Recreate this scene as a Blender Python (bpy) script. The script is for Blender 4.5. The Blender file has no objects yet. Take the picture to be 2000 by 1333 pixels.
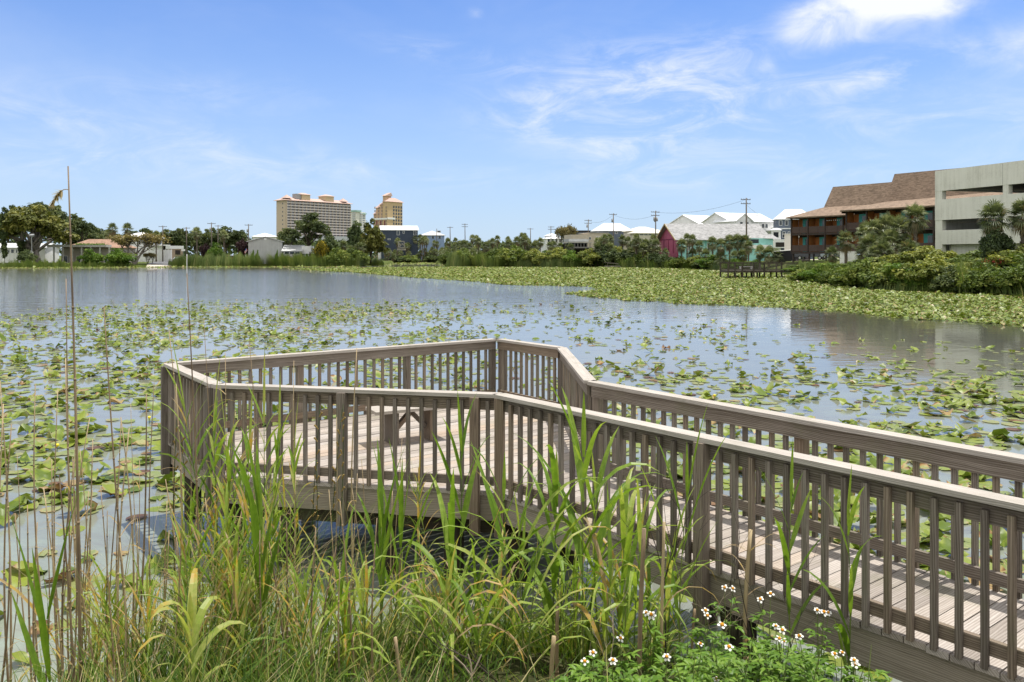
EXPOSURE = 1.12; SUN_E = 2.45; SKY_SAT = 1.0; SKY_VAL = 1.0; SKY_GAIN = (.215, .335, .53); SKY_STRENGTH = .15; LOWSKY = (1.97, 2.38, 2.9); FILLVEIL = (2.5, 2.58, 2.7); CLOUD = (3.0, 3.1, 3.25); FILLCLOUD = (4.4, 4.25, 4.0)
import bpy, math, random
import numpy as np
from mathutils import Vector, Matrix
R = math.radians
PI = math.pi
random.seed(7)
scn = bpy.context.scene
COL = scn.collection
F, HZ, CZ = 1620.0, 499.0, 3.05          # focal length and horizon measured on the photograph, eye height above the pond

def P(px, py, Y):                          # a point at depth Y seen along a measured direction
    return Vector(((px - 1000) / F * Y, Y, CZ + (HZ - py) / F * Y))
def G(px, py, z=0.0):                      # where that direction meets the level z
    Y = (CZ - z) * F / (py - HZ)
    return Vector(((px - 1000) / F * Y, Y, z))
def XX(px, Y): return (px - 1000) / F * Y
def ZZ(py, Y): return CZ + (HZ - py) / F * Y

# ------------------------------------------------------------------ objects
def link(o, parent=None):
    COL.objects.link(o)
    if parent is not None: o.parent = parent
    return o
def tag(o, label=None, cat=None, group=None, kind=None):
    if label: o['label'] = label
    if cat: o['category'] = cat
    if group: o['group'] = group
    if kind: o['kind'] = kind
    return o
def empty(name, loc=(0, 0, 0), rz=0.0, label=None, cat=None, group=None):
    o = bpy.data.objects.new(name, None)
    o.empty_display_size = 0.2
    o.location = loc; o.rotation_euler = (0, 0, rz)
    link(o)
    return tag(o, label, cat, group)
def copy_tree(o, parent=None, kids=None):
    c = o.copy(); COL.objects.link(c); c.parent = parent
    for ch in (kids[o.name] if kids else list(o.children)):
        copy_tree(ch, c)
    return c

def np_mesh(name, V, Fc, mats=(), tint=None, uv=None, midx=None, smooth=False):
    """V (n,3); Fc list of index arrays (each of one polygon size)."""
    me = bpy.data.meshes.new(name)
    V = np.asarray(V, dtype=np.float32)
    if not isinstance(Fc, (list, tuple)): Fc = [Fc]
    Fc = [np.asarray(f, dtype=np.int32) for f in Fc if len(f)]
    nl = sum(f.size for f in Fc); npol = sum(len(f) for f in Fc)
    me.vertices.add(len(V)); me.vertices.foreach_set('co', V.ravel())
    me.loops.add(nl); me.loops.foreach_set('vertex_index', np.concatenate([f.ravel() for f in Fc]))
    me.polygons.add(npol)
    tot = np.concatenate([np.full(len(f), f.shape[1], dtype=np.int32) for f in Fc])
    st = np.concatenate([[0], np.cumsum(tot)[:-1]]).astype(np.int32)
    me.polygons.foreach_set('loop_start', st); me.polygons.foreach_set('loop_total', tot)
    if midx is not None: me.polygons.foreach_set('material_index', np.asarray(midx, dtype=np.int32))
    me.polygons.foreach_set('use_smooth', np.full(npol, bool(smooth)))
    for m in mats: me.materials.append(m)
    if tint is not None:
        a = me.attributes.new('tint', 'FLOAT', 'POINT'); a.data.foreach_set('value', np.asarray(tint, dtype=np.float32))
    if uv is not None:
        u = me.uv_layers.new(name='UVMap'); u.data.foreach_set('uv', np.asarray(uv, dtype=np.float32).ravel())
    me.update(calc_edges=True)
    me.validate()
    return me
def obj(name, me, parent=None, loc=None, rz=None):
    o = bpy.data.objects.new(name, me)
    if loc is not None: o.location = loc
    if rz is not None: o.rotation_euler = (0, 0, rz)
    return link(o, parent)

class MB:
    """collects boxes, tubes, polygons; builds ONE mesh"""
    def __init__(s): s.v = []; s.f = {}; s.t = []; s.order = []; s.uv = []; s.m = []
    def add(s, V, Fs, tint=0.5, uvs=None, m=0):
        b = len(s.v); s.v += [tuple(p) for p in V]
        s.t += list(tint) if hasattr(tint, '__len__') else [tint] * len(V)
        for i, f in enumerate(Fs):
            s.order.append(tuple(b + k for k in f)); s.m.append(m)
            s.uv.append(uvs[i] if uvs else [(V[k][0], V[k][1]) for k in f])
    def box(s, x0, x1, y0, y1, z0, z1, m=0, tint=0.5):
        V = [(x0,y0,z0),(x1,y0,z0),(x1,y1,z0),(x0,y1,z0),(x0,y0,z1),(x1,y0,z1),(x1,y1,z1),(x0,y1,z1)]
        s.add(V, [(0,3,2,1),(4,5,6,7),(0,1,5,4),(1,2,6,5),(2,3,7,6),(3,0,4,7)], tint, m=m)
    def beam(s, p0, p1, w, h, up=(0, 0, 1), m=0, tint=None):
        """timber from p0 to p1, w across, h along up; uv runs with the grain"""
        p0 = Vector(p0); p1 = Vector(p1); d = (p1 - p0); L = d.length; d.normalize()
        up = Vector(up); side = d.cross(up)
        if side.length < 1e-4: side = d.cross(Vector((1, 0, 0)))
        side.normalize(); up = side.cross(d).normalized()
        a = side * (w / 2); b = up * (h / 2)
        V = [p0-a-b, p0+a-b, p0+a+b, p0-a+b, p1-a-b, p1+a-b, p1+a+b, p1-a+b]
        Fs = [(3,2,1,0),(4,5,6,7),(0,1,5,4),(1,2,6,5),(2,3,7,6),(3,0,4,7)]
        o1 = random.uniform(0, 40); o2 = random.uniform(0, 40)
        uvs = [[(o1, o2), (o1, o2+w), (o1+h*.3, o2+w), (o1+h*.3, o2)],
               [(o1, o2), (o1, o2+w), (o1+h*.3, o2+w), (o1+h*.3, o2)]]
        for k, wd in enumerate((w, h, w, h)):
            q = o2 + k * 0.37
            uvs.append([(o1, q), (o1, q+wd), (o1+L, q+wd), (o1+L, q)])
        s.add(V, Fs, random.random() if tint is None else tint, uvs, m)
    def tube(s, pts, rad, n=6, m=0, tint=0.5, cap=True):
        pts = [Vector(p) for p in pts]; k = len(pts)
        rads = rad if hasattr(rad, '__len__') else [rad] * k
        V = []; 
        d0 = (pts[1] - pts[0]).normalized()
        ref = Vector((1, 0, 0)) if abs(d0.x) < .8 else Vector((0, 1, 0))
        for i, p in enumerate(pts):
            d = (pts[min(i+1, k-1)] - pts[max(i-1, 0)]).normalized()
            a = d.cross(ref).normalized(); b = d.cross(a)
            for j in range(n):
                q = 2*PI*j/n; V.append(p + (a*math.cos(q) + b*math.sin(q)) * rads[i])
        Fs = [(i*n+j, i*n+(j+1) % n, (i+1)*n+(j+1) % n, (i+1)*n+j) for i in range(k-1) for j in range(n)]
        uvs = [[(i*.2, j*.1), (i*.2, j*.1+.1), (i*.2+.2, j*.1+.1), (i*.2+.2, j*.1)] for i in range(k-1) for j in range(n)]
        if cap:
            Fs.append(tuple(range((k-1)*n, k*n))); uvs.append([(0, 0)]*n)
            Fs.append(tuple(reversed(range(n)))); uvs.append([(0, 0)]*n)
        s.add(V, Fs, tint, uvs, m)
    def mesh(s, name, mats, smooth=False):
        me = bpy.data.meshes.new(name)
        me.from_pydata(s.v, [], s.order)
        for x in (mats if isinstance(mats, (list, tuple)) else [mats]): me.materials.append(x)
        u = me.uv_layers.new(name='UVMap')
        u.data.foreach_set('uv', np.array([c for f in s.uv for c in f], dtype=np.float32).ravel())
        a = me.attributes.new('tint', 'FLOAT', 'POINT'); a.data.foreach_set('value', np.array(s.t, dtype=np.float32))
        me.polygons.foreach_set('material_index', np.array(s.m, dtype=np.int32))
        me.polygons.foreach_set('use_smooth', np.full(len(s.order), bool(smooth)))
        me.update()
        return me
    def obj(s, name, mats, parent=None, smooth=False, loc=None):
        return obj(name, s.mesh(name, mats, smooth), parent, loc)

_boxes = {}
def bx(name, parent, mat, x0, x1, y0, y1, z0, z1):
    """a box as an object of its own, its origin at its own centre; equal boxes share one mesh"""
    k = (round(x1-x0, 3), round(y1-y0, 3), round(z1-z0, 3), mat.name)
    if k not in _boxes:
        b = MB(); b.box(-k[0]/2, k[0]/2, -k[1]/2, k[1]/2, -k[2]/2, k[2]/2); _boxes[k] = b.mesh(name, mat)
    return obj(name, _boxes[k], parent, ((x0+x1)/2, (y0+y1)/2, (z0+z1)/2))
def bxc(name, parent, mat, x0, x1, y0, y1, z0, z1):
    """child of a bx(): coordinates given in the frame of the bx's own parent"""
    o = bx(name, parent, mat, x0, x1, y0, y1, z0, z1)
    o.location = Vector(o.location) - Vector(parent.location)
    return o

# ------------------------------------------------------------------ materials
class NT:
    def __init__(s, name):
        s.m = bpy.data.materials.new(name); s.m.use_nodes = True
        s.t = s.m.node_tree; s.n = s.t.nodes; s.b = s.n['Principled BSDF']; s.out = s.n['Material Output']
    def new(s, ty, **kw):
        n = s.n.new(ty)
        for k, v in kw.items(): setattr(n, k, v)
        return n
    def l(s, a, b): s.t.links.new(a, b)
    def noise(s, vec, scale, detail=4, rough=.55, dist=0.0):
        n = s.new('ShaderNodeTexNoise'); n.inputs['Scale'].default_value = scale
        n.inputs['Detail'].default_value = detail; n.inputs['Roughness'].default_value = rough
        n.inputs['Distortion'].default_value = dist
        if vec is not None: s.l(vec, n.inputs['Vector'])
        return n.outputs['Fac']
    def ramp(s, fac, stops, interp='LINEAR'):
        n = s.new('ShaderNodeValToRGB'); n.color_ramp.interpolation = interp
        e = n.color_ramp.elements
        while len(e) < len(stops): e.new(0.5)
        for el, (p, c) in zip(e, stops):
            el.position = p; el.color = (*c, 1) if len(c) == 3 else c
        s.l(fac, n.inputs['Fac']); return n.outputs['Color']
    def fac(s, fac, a, b):
        return s.ramp(fac, [(a, (0, 0, 0)), (b, (1, 1, 1))])
    def mix(s, f, a, b, blend='MIX'):
        n = s.new('ShaderNodeMix', data_type='RGBA', blend_type=blend)
        for sock, v in ((n.inputs[0], f), (n.inputs[6], a), (n.inputs[7], b)):
            if hasattr(v, 'is_output'): s.l(v, sock)
            elif hasattr(v, '__len__'): sock.default_value = (*v, 1) if len(v) == 3 else v
            else: sock.default_value = v
        return n.outputs[2]
    def math(s, op, a, b=None):
        n = s.new('ShaderNodeMath', operation=op)
        for i, v in enumerate((a, b)):
            if v is None: continue
            if hasattr(v, 'is_output'): s.l(v, n.inputs[i])
            else: n.inputs[i].default_value = v
        return n.outputs[0]
    def mapv(s, vec, scale=(1, 1, 1), loc=(0, 0, 0)):
        n = s.new('ShaderNodeMapping'); n.inputs['Scale'].default_value = scale; n.inputs['Location'].default_value = loc
        s.l(vec, n.inputs['Vector']); return n.outputs['Vector']
    def pos(s): return s.new('ShaderNodeNewGeometry').outputs['Position']
    def objv(s): return s.new('ShaderNodeTexCoord').outputs['Object']
    def uv(s): return s.new('ShaderNodeTexCoord').outputs['UV']
    def tint(s): return s.new('ShaderNodeAttribute', attribute_name='tint').outputs['Fac']
    def rnd(s): return s.new('ShaderNodeObjectInfo').outputs['Random']
    def bump(s, h, strength=.3, dist=.02):
        n = s.new('ShaderNodeBump'); n.inputs['Strength'].default_value = strength; n.inputs['Distance'].default_value = dist
        s.l(h, n.inputs['Height']); s.l(n.outputs['Normal'], s.b.inputs['Normal']); return n
    def base(s, c):
        if hasattr(c, 'is_output'): s.l(c, s.b.inputs['Base Color'])
        else: s.b.inputs['Base Color'].default_value = (*c, 1)
    def rough(s, r, spec=None):
        s.b.inputs['Roughness'].default_value = r
        if spec is not None: s.b.inputs['Specular IOR Level'].default_value = spec

def mul(c, k): return tuple(min(1, x*k) for x in c)
_mc = {}
def plain(name, c, rough=.7, var=.18, scale=1.5, bump=0.0, spec=.3):
    """a painted or plain surface with a little blotchy wear"""
    if name in _mc: return _mc[name]
    t = NT(name); p = t.pos()
    n1 = t.noise(p, scale, 5, .6); n2 = t.noise(p, scale*7, 3, .6)
    f = t.math('ADD', t.math('MULTIPLY', n1, .7), t.math('MULTIPLY', n2, .3))
    t.base(t.ramp(f, [(.3, mul(c, 1-var)), (.7, mul(c, 1+var*.6))])); t.rough(rough, spec)
    if bump: t.bump(n2, bump, .02)
    _mc[name] = t.m; return t.m
def siding(name, c, pitch=.2, rough=.6, vertical=False):
    if name in _mc: return _mc[name]
    t = NT(name); p = t.pos(); sx = t.new('ShaderNodeSeparateXYZ'); t.l(p, sx.inputs[0])
    if vertical: h = t.math('ADD', sx.outputs['X'], t.math('MULTIPLY', sx.outputs['Y'], .7))
    else: h = sx.outputs['Z']
    saw = t.math('FRACT', t.math('MULTIPLY', h, 1/pitch))
    n = t.noise(p, .8, 5, .65); streak = t.noise(t.mapv(p, (3, 3, .25)), 1.2, 4, .6)
    c1 = t.ramp(t.math('ADD', t.math('MULTIPLY', n, .5), t.math('MULTIPLY', streak, .5)), [(.3, mul(c, .82)), (.68, mul(c, 1.1))])
    groove = t.ramp(saw, [(0, (.62, .62, .62)), (.1, (1, 1, 1)), (1, (1, 1, 1))])
    t.base(t.mix(1.0, c1, groove, 'MULTIPLY')); t.rough(rough, .3); t.bump(saw, .5, .03)
    _mc[name] = t.m; return t.m
def shingle(name, c, pitch=.28):
    if name in _mc: return _mc[name]
    t = NT(name); p = t.pos(); sx = t.new('ShaderNodeSeparateXYZ'); t.l(p, sx.inputs[0])
    cell = t.new('ShaderNodeTexVoronoi'); cell.inputs['Scale'].default_value = 2.4
    t.l(t.mapv(p, (1, 1, 3.2)), cell.inputs['Vector'])
    sc = t.new('ShaderNodeSeparateColor'); t.l(cell.outputs['Color'], sc.inputs[0])
    n = t.noise(p, .35, 5, .6)
    f = t.math('ADD', t.math('MULTIPLY', sc.outputs[0], .55), t.math('MULTIPLY', n, .45))
    col = t.ramp(f, [(.2, mul(c, .68)), (.5, c), (.8, mul(c, 1.28))])
    saw = t.math('FRACT', t.math('MULTIPLY', sx.outputs['Z'], 1/pitch))
    t.base(t.mix(1.0, col, t.ramp(saw, [(0, (.7, .7, .7)), (.16, (1, 1, 1))]), 'MULTIPLY'))
    t.rough(.9, .2); t.bump(saw, .5, .03)
    _mc[name] = t.m; return t.m
def metalroof(name, c, pitch=.5):
    if name in _mc: return _mc[name]
    t = NT(name); p = t.objv(); sx = t.new('ShaderNodeSeparateXYZ'); t.l(p, sx.inputs[0])
    fr = t.math('FRACT', t.math('MULTIPLY', sx.outputs['X'], 1/pitch))
    seam = t.ramp(fr, [(0, (.78, .8, .82)), (.07, (.8, .82, .84)), (.1, (1, 1, 1))])
    n = t.noise(t.pos(), .5, 5, .6)
    t.base(t.mix(1.0, t.ramp(n, [(.3, mul(c, .88)), (.7, mul(c, 1.05))]), seam, 'MULTIPLY')); t.rough(.45, .4); t.bump(fr, .3, .03)
    _mc[name] = t.m; return t.m
def wood(name, dark, mid, light, rough=.85, gs=1.0):
    """weathered timber: grain along uv.x"""
    if name in _mc: return _mc[name]
    t = NT(name); u = t.uv()
    warp = t.noise(t.mapv(u, (1.6, 5, 1)), 1.0, 2, .5)
    comb = t.new('ShaderNodeVectorMath', operation='ADD'); t.l(u, comb.inputs[0])
    cx = t.new('ShaderNodeCombineXYZ'); t.l(t.math('MULTIPLY', warp, .05), cx.inputs[1]); t.l(cx.outputs[0], comb.inputs[1])
    uvw = comb.outputs[0]
    g1 = t.noise(t.mapv(uvw, (1.5*gs, 70*gs, 1)), 1.0, 5, .62)
    g2 = t.noise(t.mapv(uvw, (4*gs, 240*gs, 1)), 1.0, 3, .6)
    wv = t.new('ShaderNodeTexWave', wave_type='BANDS', bands_direction='Y'); t.l(t.mapv(uvw, (.5, 14*gs, 1)), wv.inputs['Vector'])
    wv.inputs['Scale'].default_value = 1.6; wv.inputs['Distortion'].default_value = 7; wv.inputs['Detail'].default_value = 2
    wv.inputs['Detail Scale'].default_value = .6
    blot = t.noise(t.mapv(u, (1.2, 4, 1)), 1.0, 4, .6)
    f = t.math('ADD', t.math('ADD', t.math('MULTIPLY', g1, .42), t.math('MULTIPLY', g2, .2)),
               t.math('ADD', t.math('MULTIPLY', wv.outputs['Fac'], .16), t.math('MULTIPLY', blot, .22)))
    col = t.ramp(f, [(.3, dark), (.5, mid), (.68, light)])
    # per-timber tone, knots, a little green-grey algae
    tone = t.ramp(t.tint(), [(0, (.66, .65, .64)), (.3, (.86, .84, .81)), (.6, (1, 1, 1)), (.85, (1.0, .93, .84)), (1, (1.0, .87, .74))])
    col = t.mix(1.0, col, tone, 'MULTIPLY')
    kn = t.new('ShaderNodeTexVoronoi'); t.l(t.mapv(uvw, (1.1, 9, 1)), kn.inputs['Vector']); kn.inputs['Scale'].default_value = 1.0
    kf = t.ramp(kn.outputs['Distance'], [(.05, (1, 1, 1)), (.13, (0, 0, 0))])
    col = t.mix(t.math('MULTIPLY', kf, .6), col, mul(dark, .55))
    al = t.noise(t.pos(), 2.3, 5, .65)
    col = t.mix(t.math('MULTIPLY', t.fac(al, .52, .72), .35), col, (.15, .16, .08))
    crack = t.ramp(g2, [(.30, (1, 1, 1)), (.36, (0, 0, 0))])
    col = t.mix(t.math('MULTIPLY', crack, .5), col, mul(dark, .4))
    t.base(col); t.rough(rough, .2)
    t.bump(t.math('ADD', g1, t.math('MULTIPLY', g2, .6)), .45, .006)
    _mc[name] = t.m; return t.m
def leaf(name, stops, trans=.35, rough=.5, spec=.25, objvar=.25, scale=None):
    """foliage: colour runs over the tint attribute, light passes through"""
    if name in _mc: return _mc[name]
    t = NT(name)
    f = t.tint()
    if objvar: f = t.math('ADD', f, t.math('MULTIPLY', t.math('SUBTRACT', t.rnd(), .5), objvar))
    if scale: f = t.math('ADD', f, t.math('MULTIPLY', t.math('SUBTRACT', t.noise(t.pos(), scale, 3), .5), .5))
    c = t.ramp(f, stops); t.base(c); t.rough(rough, spec)
    tr = t.new('ShaderNodeBsdfTranslucent'); t.l(t.mix(1.0, c, (1.0, 1.0, .55), 'MULTIPLY'), tr.inputs['Color'])
    mx = t.new('ShaderNodeMixShader'); mx.inputs[0].default_value = trans
    t.l(t.b.outputs[0], mx.inputs[1]); t.l(tr.outputs[0], mx.inputs[2]); t.l(mx.outputs[0], t.out.inputs['Surface'])
    _mc[name] = t.m; return t.m
def glass(name, c=(.03, .04, .05), rough=.08):
    if name in _mc: return _mc[name]
    t = NT(name); t.base(t.ramp(t.rnd(), [(0, mul(c, .6)), (1, mul(c, 1.8))])); t.rough(rough, .6)
    _mc[name] = t.m; return t.m
# ------------------------------------------------------------------ camera, sun, sky
cam_d = bpy.data.cameras.new('camera'); cam = bpy.data.objects.new('camera', cam_d); COL.objects.link(cam)
cam.location = (0, 0, CZ); cam.rotation_euler = (R(90), 0, 0)
cam_d.sensor_width = 36; cam_d.lens = F / 2000 * 36; cam_d.shift_y = -(666.5 - HZ) / 2000
cam_d.clip_start = .05; cam_d.clip_end = 9000
scn.camera = cam
SUN_EL, SUN_AZ = R(76), R(60)            # azimuth clockwise from the view direction (+Y)
sd = bpy.data.lights.new('sun', 'SUN'); sd.energy = SUN_E; sd.angle = R(.53); sd.color = (1, .955, .89)
so = bpy.data.objects.new('sun', sd); COL.objects.link(so)
sv = Vector((math.sin(SUN_AZ)*math.cos(SUN_EL), math.cos(SUN_AZ)*math.cos(SUN_EL), math.sin(SUN_EL)))
so.rotation_euler = (-sv).to_track_quat('-Z', 'Y').to_euler(); so.location = sv * 200
scn.view_settings.view_transform = 'Standard'; scn.view_settings.look = 'None'; scn.view_settings.gamma = 1
scn.view_settings.exposure = EXPOSURE
w = bpy.data.worlds.new('World'); scn.world = w; w.use_nodes = True
wt = w.node_tree; wn = wt.nodes; bg = wn['Background']
sky = wn.new('ShaderNodeTexSky'); sky.sky_type = 'NISHITA'; sky.sun_disc = False
sky.sun_elevation = SUN_EL; sky.sun_rotation = SUN_AZ; sky.air_density = 1.0; sky.dust_density = .35; sky.ozone_density = 2.6
def wm(op, a, b=None, c=None):
    n = wn.new('ShaderNodeMath'); n.operation = op
    for i, v in enumerate((a, b, c)):
        if v is None: continue
        if hasattr(v, 'is_output'): wt.links.new(v, n.inputs[i])
        else: n.inputs[i].default_value = v
    return n.outputs[0]
tc = wn.new('ShaderNodeTexCoord'); sx = wn.new('ShaderNodeSeparateXYZ'); wt.links.new(tc.outputs['Generated'], sx.inputs[0])
az = wm('ARCTAN2', sx.outputs[0], sx.outputs[1]); el = wm('ARCSINE', sx.outputs[2])
def wnoise(scale, det, dist, sxy, rough=.6, rot=0.0):
    cx = wn.new('ShaderNodeCombineXYZ'); wt.links.new(az, cx.inputs[0]); wt.links.new(el, cx.inputs[1])
    mp = wn.new('ShaderNodeMapping'); mp.inputs['Scale'].default_value = (*sxy, 1); mp.inputs['Rotation'].default_value = (0, 0, rot)
    wt.links.new(cx.outputs[0], mp.inputs[0])
    n = wn.new('ShaderNodeTexNoise'); n.inputs['Scale'].default_value = scale; n.inputs['Detail'].default_value = det
    n.inputs['Distortion'].default_value = dist; n.inputs['Roughness'].default_value = rough
    wt.links.new(mp.outputs[0], n.inputs['Vector']); return n.outputs['Fac']
def blob(px, py, wx, wy, amp, rot=0.0):
    """a bank of cloud around a bearing and a height above the horizon"""
    a0, e0 = math.atan2((px-1000), F), math.atan2((HZ-py), math.hypot(F, px-1000))
    dx = wm('SUBTRACT', az, a0); dy = wm('SUBTRACT', el, e0)
    c, s_ = math.cos(rot), math.sin(rot)
    u = wm('DIVIDE', wm('ADD', wm('MULTIPLY', dx, c), wm('MULTIPLY', dy, s_)), wx/F)
    v = wm('DIVIDE', wm('SUBTRACT', wm('MULTIPLY', dy, c), wm('MULTIPLY', dx, s_)), wy/F)
    q = wm('ADD', wm('MULTIPLY', u, u), wm('MULTIPLY', v, v))
    return wm('MULTIPLY', wm('EXPONENT', wm('MULTIPLY', q, -1.0)), amp)
cirrus = wnoise(9, 10, .9, (1.0, 3.0), .66, R(-18))
puff = wnoise(12, 10, .5, (1, 1.7), .6)
thin = [blob(1270, 150, 150, 60, .95, R(-8)), blob(1110, 185, 90, 30, .75), blob(1150, 268, 200, 45, .6, R(-20)), blob(1390, 265, 260, 38, .5),
        blob(1330, 210, 130, 55, .6), blob(1040, 235, 130, 36, .35),
        blob(930, 118, 170, 24, .5, R(-10)), blob(1700, 150, 170, 34, 1.0, R(8)), blob(230, 250, 420, 26, .5, R(-6)), blob(150, 305, 300, 26, .55),
        blob(380, 190, 260, 40, .25), blob(1560, 340, 420, 30, .42), blob(1900, 225, 220, 40, .45), blob(1440, 110, 110, 60, .4), blob(560, 345, 500, 26, .3)]
thick = [blob(1690, 10, 150, 50, 1.25), blob(1810, -5, 100, 30, 1.0), blob(1575, 60, 80, 34, .6), blob(1640, 85, 130, 26, .45), blob(932, 26, 30, 17, .75), blob(1495, 132, 26, 18, .6), blob(2300, 60, 300, 70, 1.4), blob(-500, 120, 420, 60, 1.0),
         blob(3000, 150, 400, 90, 1.2), blob(-1500, 150, 500, 90, 1.1)]
def total(l):
    o = l[0]
    for x in l[1:]: o = wm('ADD', o, x)
    return o
def smooth(x, a, b):
    n = wn.new('ShaderNodeMapRange'); n.interpolation_type = 'SMOOTHSTEP'
    n.inputs[1].default_value = a; n.inputs[2].default_value = b; wt.links.new(x, n.inputs[0]); return n.outputs[0]
c1 = wm('MULTIPLY', smooth(wm('ADD', cirrus, wm('MULTIPLY', puff, .3)), .50, .98), wm('MINIMUM', total(thin), 1.0))
c2 = wm('MULTIPLY', smooth(wm('MULTIPLY', puff, wm('ADD', .35, total(thick))), .30, 1.15), wm('MINIMUM', total(thick), 1.0))
veil = wm('MULTIPLY', smooth(wnoise(2.2, 5, .6, (1, 2.0)), .42, .85), .16)
# unseen bright cumulus added behind the camera to lift the fill light
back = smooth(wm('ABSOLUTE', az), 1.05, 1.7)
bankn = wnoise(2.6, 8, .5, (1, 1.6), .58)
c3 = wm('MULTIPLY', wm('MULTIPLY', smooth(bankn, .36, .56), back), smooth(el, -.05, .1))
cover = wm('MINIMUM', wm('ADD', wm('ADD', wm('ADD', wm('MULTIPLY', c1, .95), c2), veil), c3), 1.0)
hs = wn.new('ShaderNodeHueSaturation'); hs.inputs['Saturation'].default_value = SKY_SAT; hs.inputs['Value'].default_value = SKY_VAL
wt.links.new(sky.outputs[0], hs.inputs['Color'])
gn = wn.new('ShaderNodeMix'); gn.data_type = 'RGBA'; gn.blend_type = 'MULTIPLY'; gn.inputs[0].default_value = 1; wt.links.new(hs.outputs[0], gn.inputs[6]); gn.inputs[7].default_value = (*SKY_GAIN, 1)
# pale, blue-white air low over the horizon
low = wm('POWER', wm('MAXIMUM', wm('SUBTRACT', 1.0, wm('MULTIPLY', wm('ABSOLUTE', el), 1.9)), 0.0), 2.2)
mx0 = wn.new('ShaderNodeMix'); mx0.data_type = 'RGBA'; wt.links.new(wm('MULTIPLY', low, .88), mx0.inputs[0])
wt.links.new(gn.outputs[2], mx0.inputs[6]); mx0.inputs[7].default_value = (*LOWSKY, 1)
mx = wn.new('ShaderNodeMix'); mx.data_type = 'RGBA'; wt.links.new(cover, mx.inputs[0])
wt.links.new(mx0.outputs[2], mx.inputs[6]); mx.inputs[7].default_value = (*CLOUD, 1)
mx3 = wn.new('ShaderNodeMix'); mx3.data_type = 'RGBA'; wt.links.new(wm('MULTIPLY', smooth(el, .30, .38), .85), mx3.inputs[0]); wt.links.new(mx.outputs[2], mx3.inputs[6]); mx3.inputs[7].default_value = (*FILLVEIL, 1)   # bright veil added above the frame for neutral fill and paler water reflections
mx2 = wn.new('ShaderNodeMix'); mx2.data_type = 'RGBA'; wt.links.new(c3, mx2.inputs[0]); wt.links.new(mx3.outputs[2], mx2.inputs[6]); mx2.inputs[7].default_value = (*FILLCLOUD, 1)
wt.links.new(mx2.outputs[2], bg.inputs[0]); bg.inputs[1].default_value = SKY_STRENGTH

scn.cycles.max_bounces = 8; scn.cycles.diffuse_bounces = 3; scn.cycles.glossy_bounces = 3; scn.cycles.transmission_bounces = 4
scn.cycles.transparent_max_bounces = 4; scn.cycles.caustics_reflective = False; scn.cycles.caustics_refractive = False
scn.cycles.use_denoising = True; scn.cycles.sample_clamp_indirect = 6
scn.cycles.use_adaptive_sampling = True; scn.cycles.adaptive_threshold = .012

# ------------------------------------------------------------------ pond
def water_mat():
    t = NT('pond_water'); p = t.pos()
    sx = t.new('ShaderNodeSeparateXYZ'); t.l(p, sx.inputs[0])
    # floating algae film: swirls near the bank by the boardwalk, none far out
    sw = t.noise(t.mapv(p, (.7, 1.5, 1)), .55, 8, .62, 2.2)
    fine = t.noise(t.mapv(p, (1.4, 3.2, 1)), 2.0, 6, .65, 1.5)
    dist = t.math('DIVIDE', sx.outputs['Y'], 40.0)
    near = t.ramp(dist, [(.12, (1, 1, 1)), (.3, (.62, .62, .62)), (.6, (.25, .25, .25)), (1, (0, 0, 0))])
    film = t.math('MULTIPLY', t.fac(t.math('ADD', t.math('MULTIPLY', sw, .7), t.math('MULTIPLY', fine, .3)), .34, .66), near)
    side = t.ramp(t.math('ADD', t.math('DIVIDE', sx.outputs['X'], 60.0), .4), [(.3, (.15, .142, .124)), (.75, (.055, .056, .044))])   # body colour imitates reflection: silvery pale at left, dark by the steep bank
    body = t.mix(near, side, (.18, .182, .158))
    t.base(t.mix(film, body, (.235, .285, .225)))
    t.b.inputs['IOR'].default_value = 1.333; t.b.inputs['Specular IOR Level'].default_value = .5
    # wind: a rippled patch far out, calmer near the rails and by the right bank
    patch = t.noise(t.mapv(p, (.012, .03, 1)), 1.0, 3, .5)
    far = t.ramp(t.math('DIVIDE', sx.outputs['Y'], 220.0), [(.04, (.06, .06, .06)), (.17, (.14, .14, .14)), (.30, (1, 1, 1)), (.66, (1, 1, 1)), (.86, (.3, .3, .3))])
    right = t.ramp(t.math('ADD', t.math('DIVIDE', sx.outputs['X'], 80.0), .3), [(.3, (1, 1, 1)), (.62, (.3, .3, .3))])
    amp = t.math('MULTIPLY', t.math('MULTIPLY', far, right), t.math('ADD', .35, t.math('MULTIPLY', patch, 1.2)))
    r1 = t.noise(t.mapv(p, (1.6, 2.8, 1)), 1.0, 3, .55, .3)
    r2 = t.noise(t.mapv(p, (.35, .8, 1)), 1.0, 2, .5)
    h = t.math('ADD', t.math('MULTIPLY', r1, .6), t.math('MULTIPLY', r2, .8))
    bp = t.bump(t.math('MULTIPLY', h, amp), 1.0, .085)
    t.b.inputs['Roughness'].default_value = .04; t.b.inputs['Specular Tint'].default_value = (1, .97, .90, 1)
    t.l(t.math('ADD', .03, t.math('MULTIPLY', film, .22)), t.b.inputs['Roughness'])
    return t.m
wv = [(-900, -60, 0), (900, -60, 0), (900, 700, 0), (-900, 700, 0)]
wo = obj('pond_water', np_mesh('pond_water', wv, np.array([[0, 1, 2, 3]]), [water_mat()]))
tag(wo, kind='structure', label='grey green pond water with soft ripples and an algae film')

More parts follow.
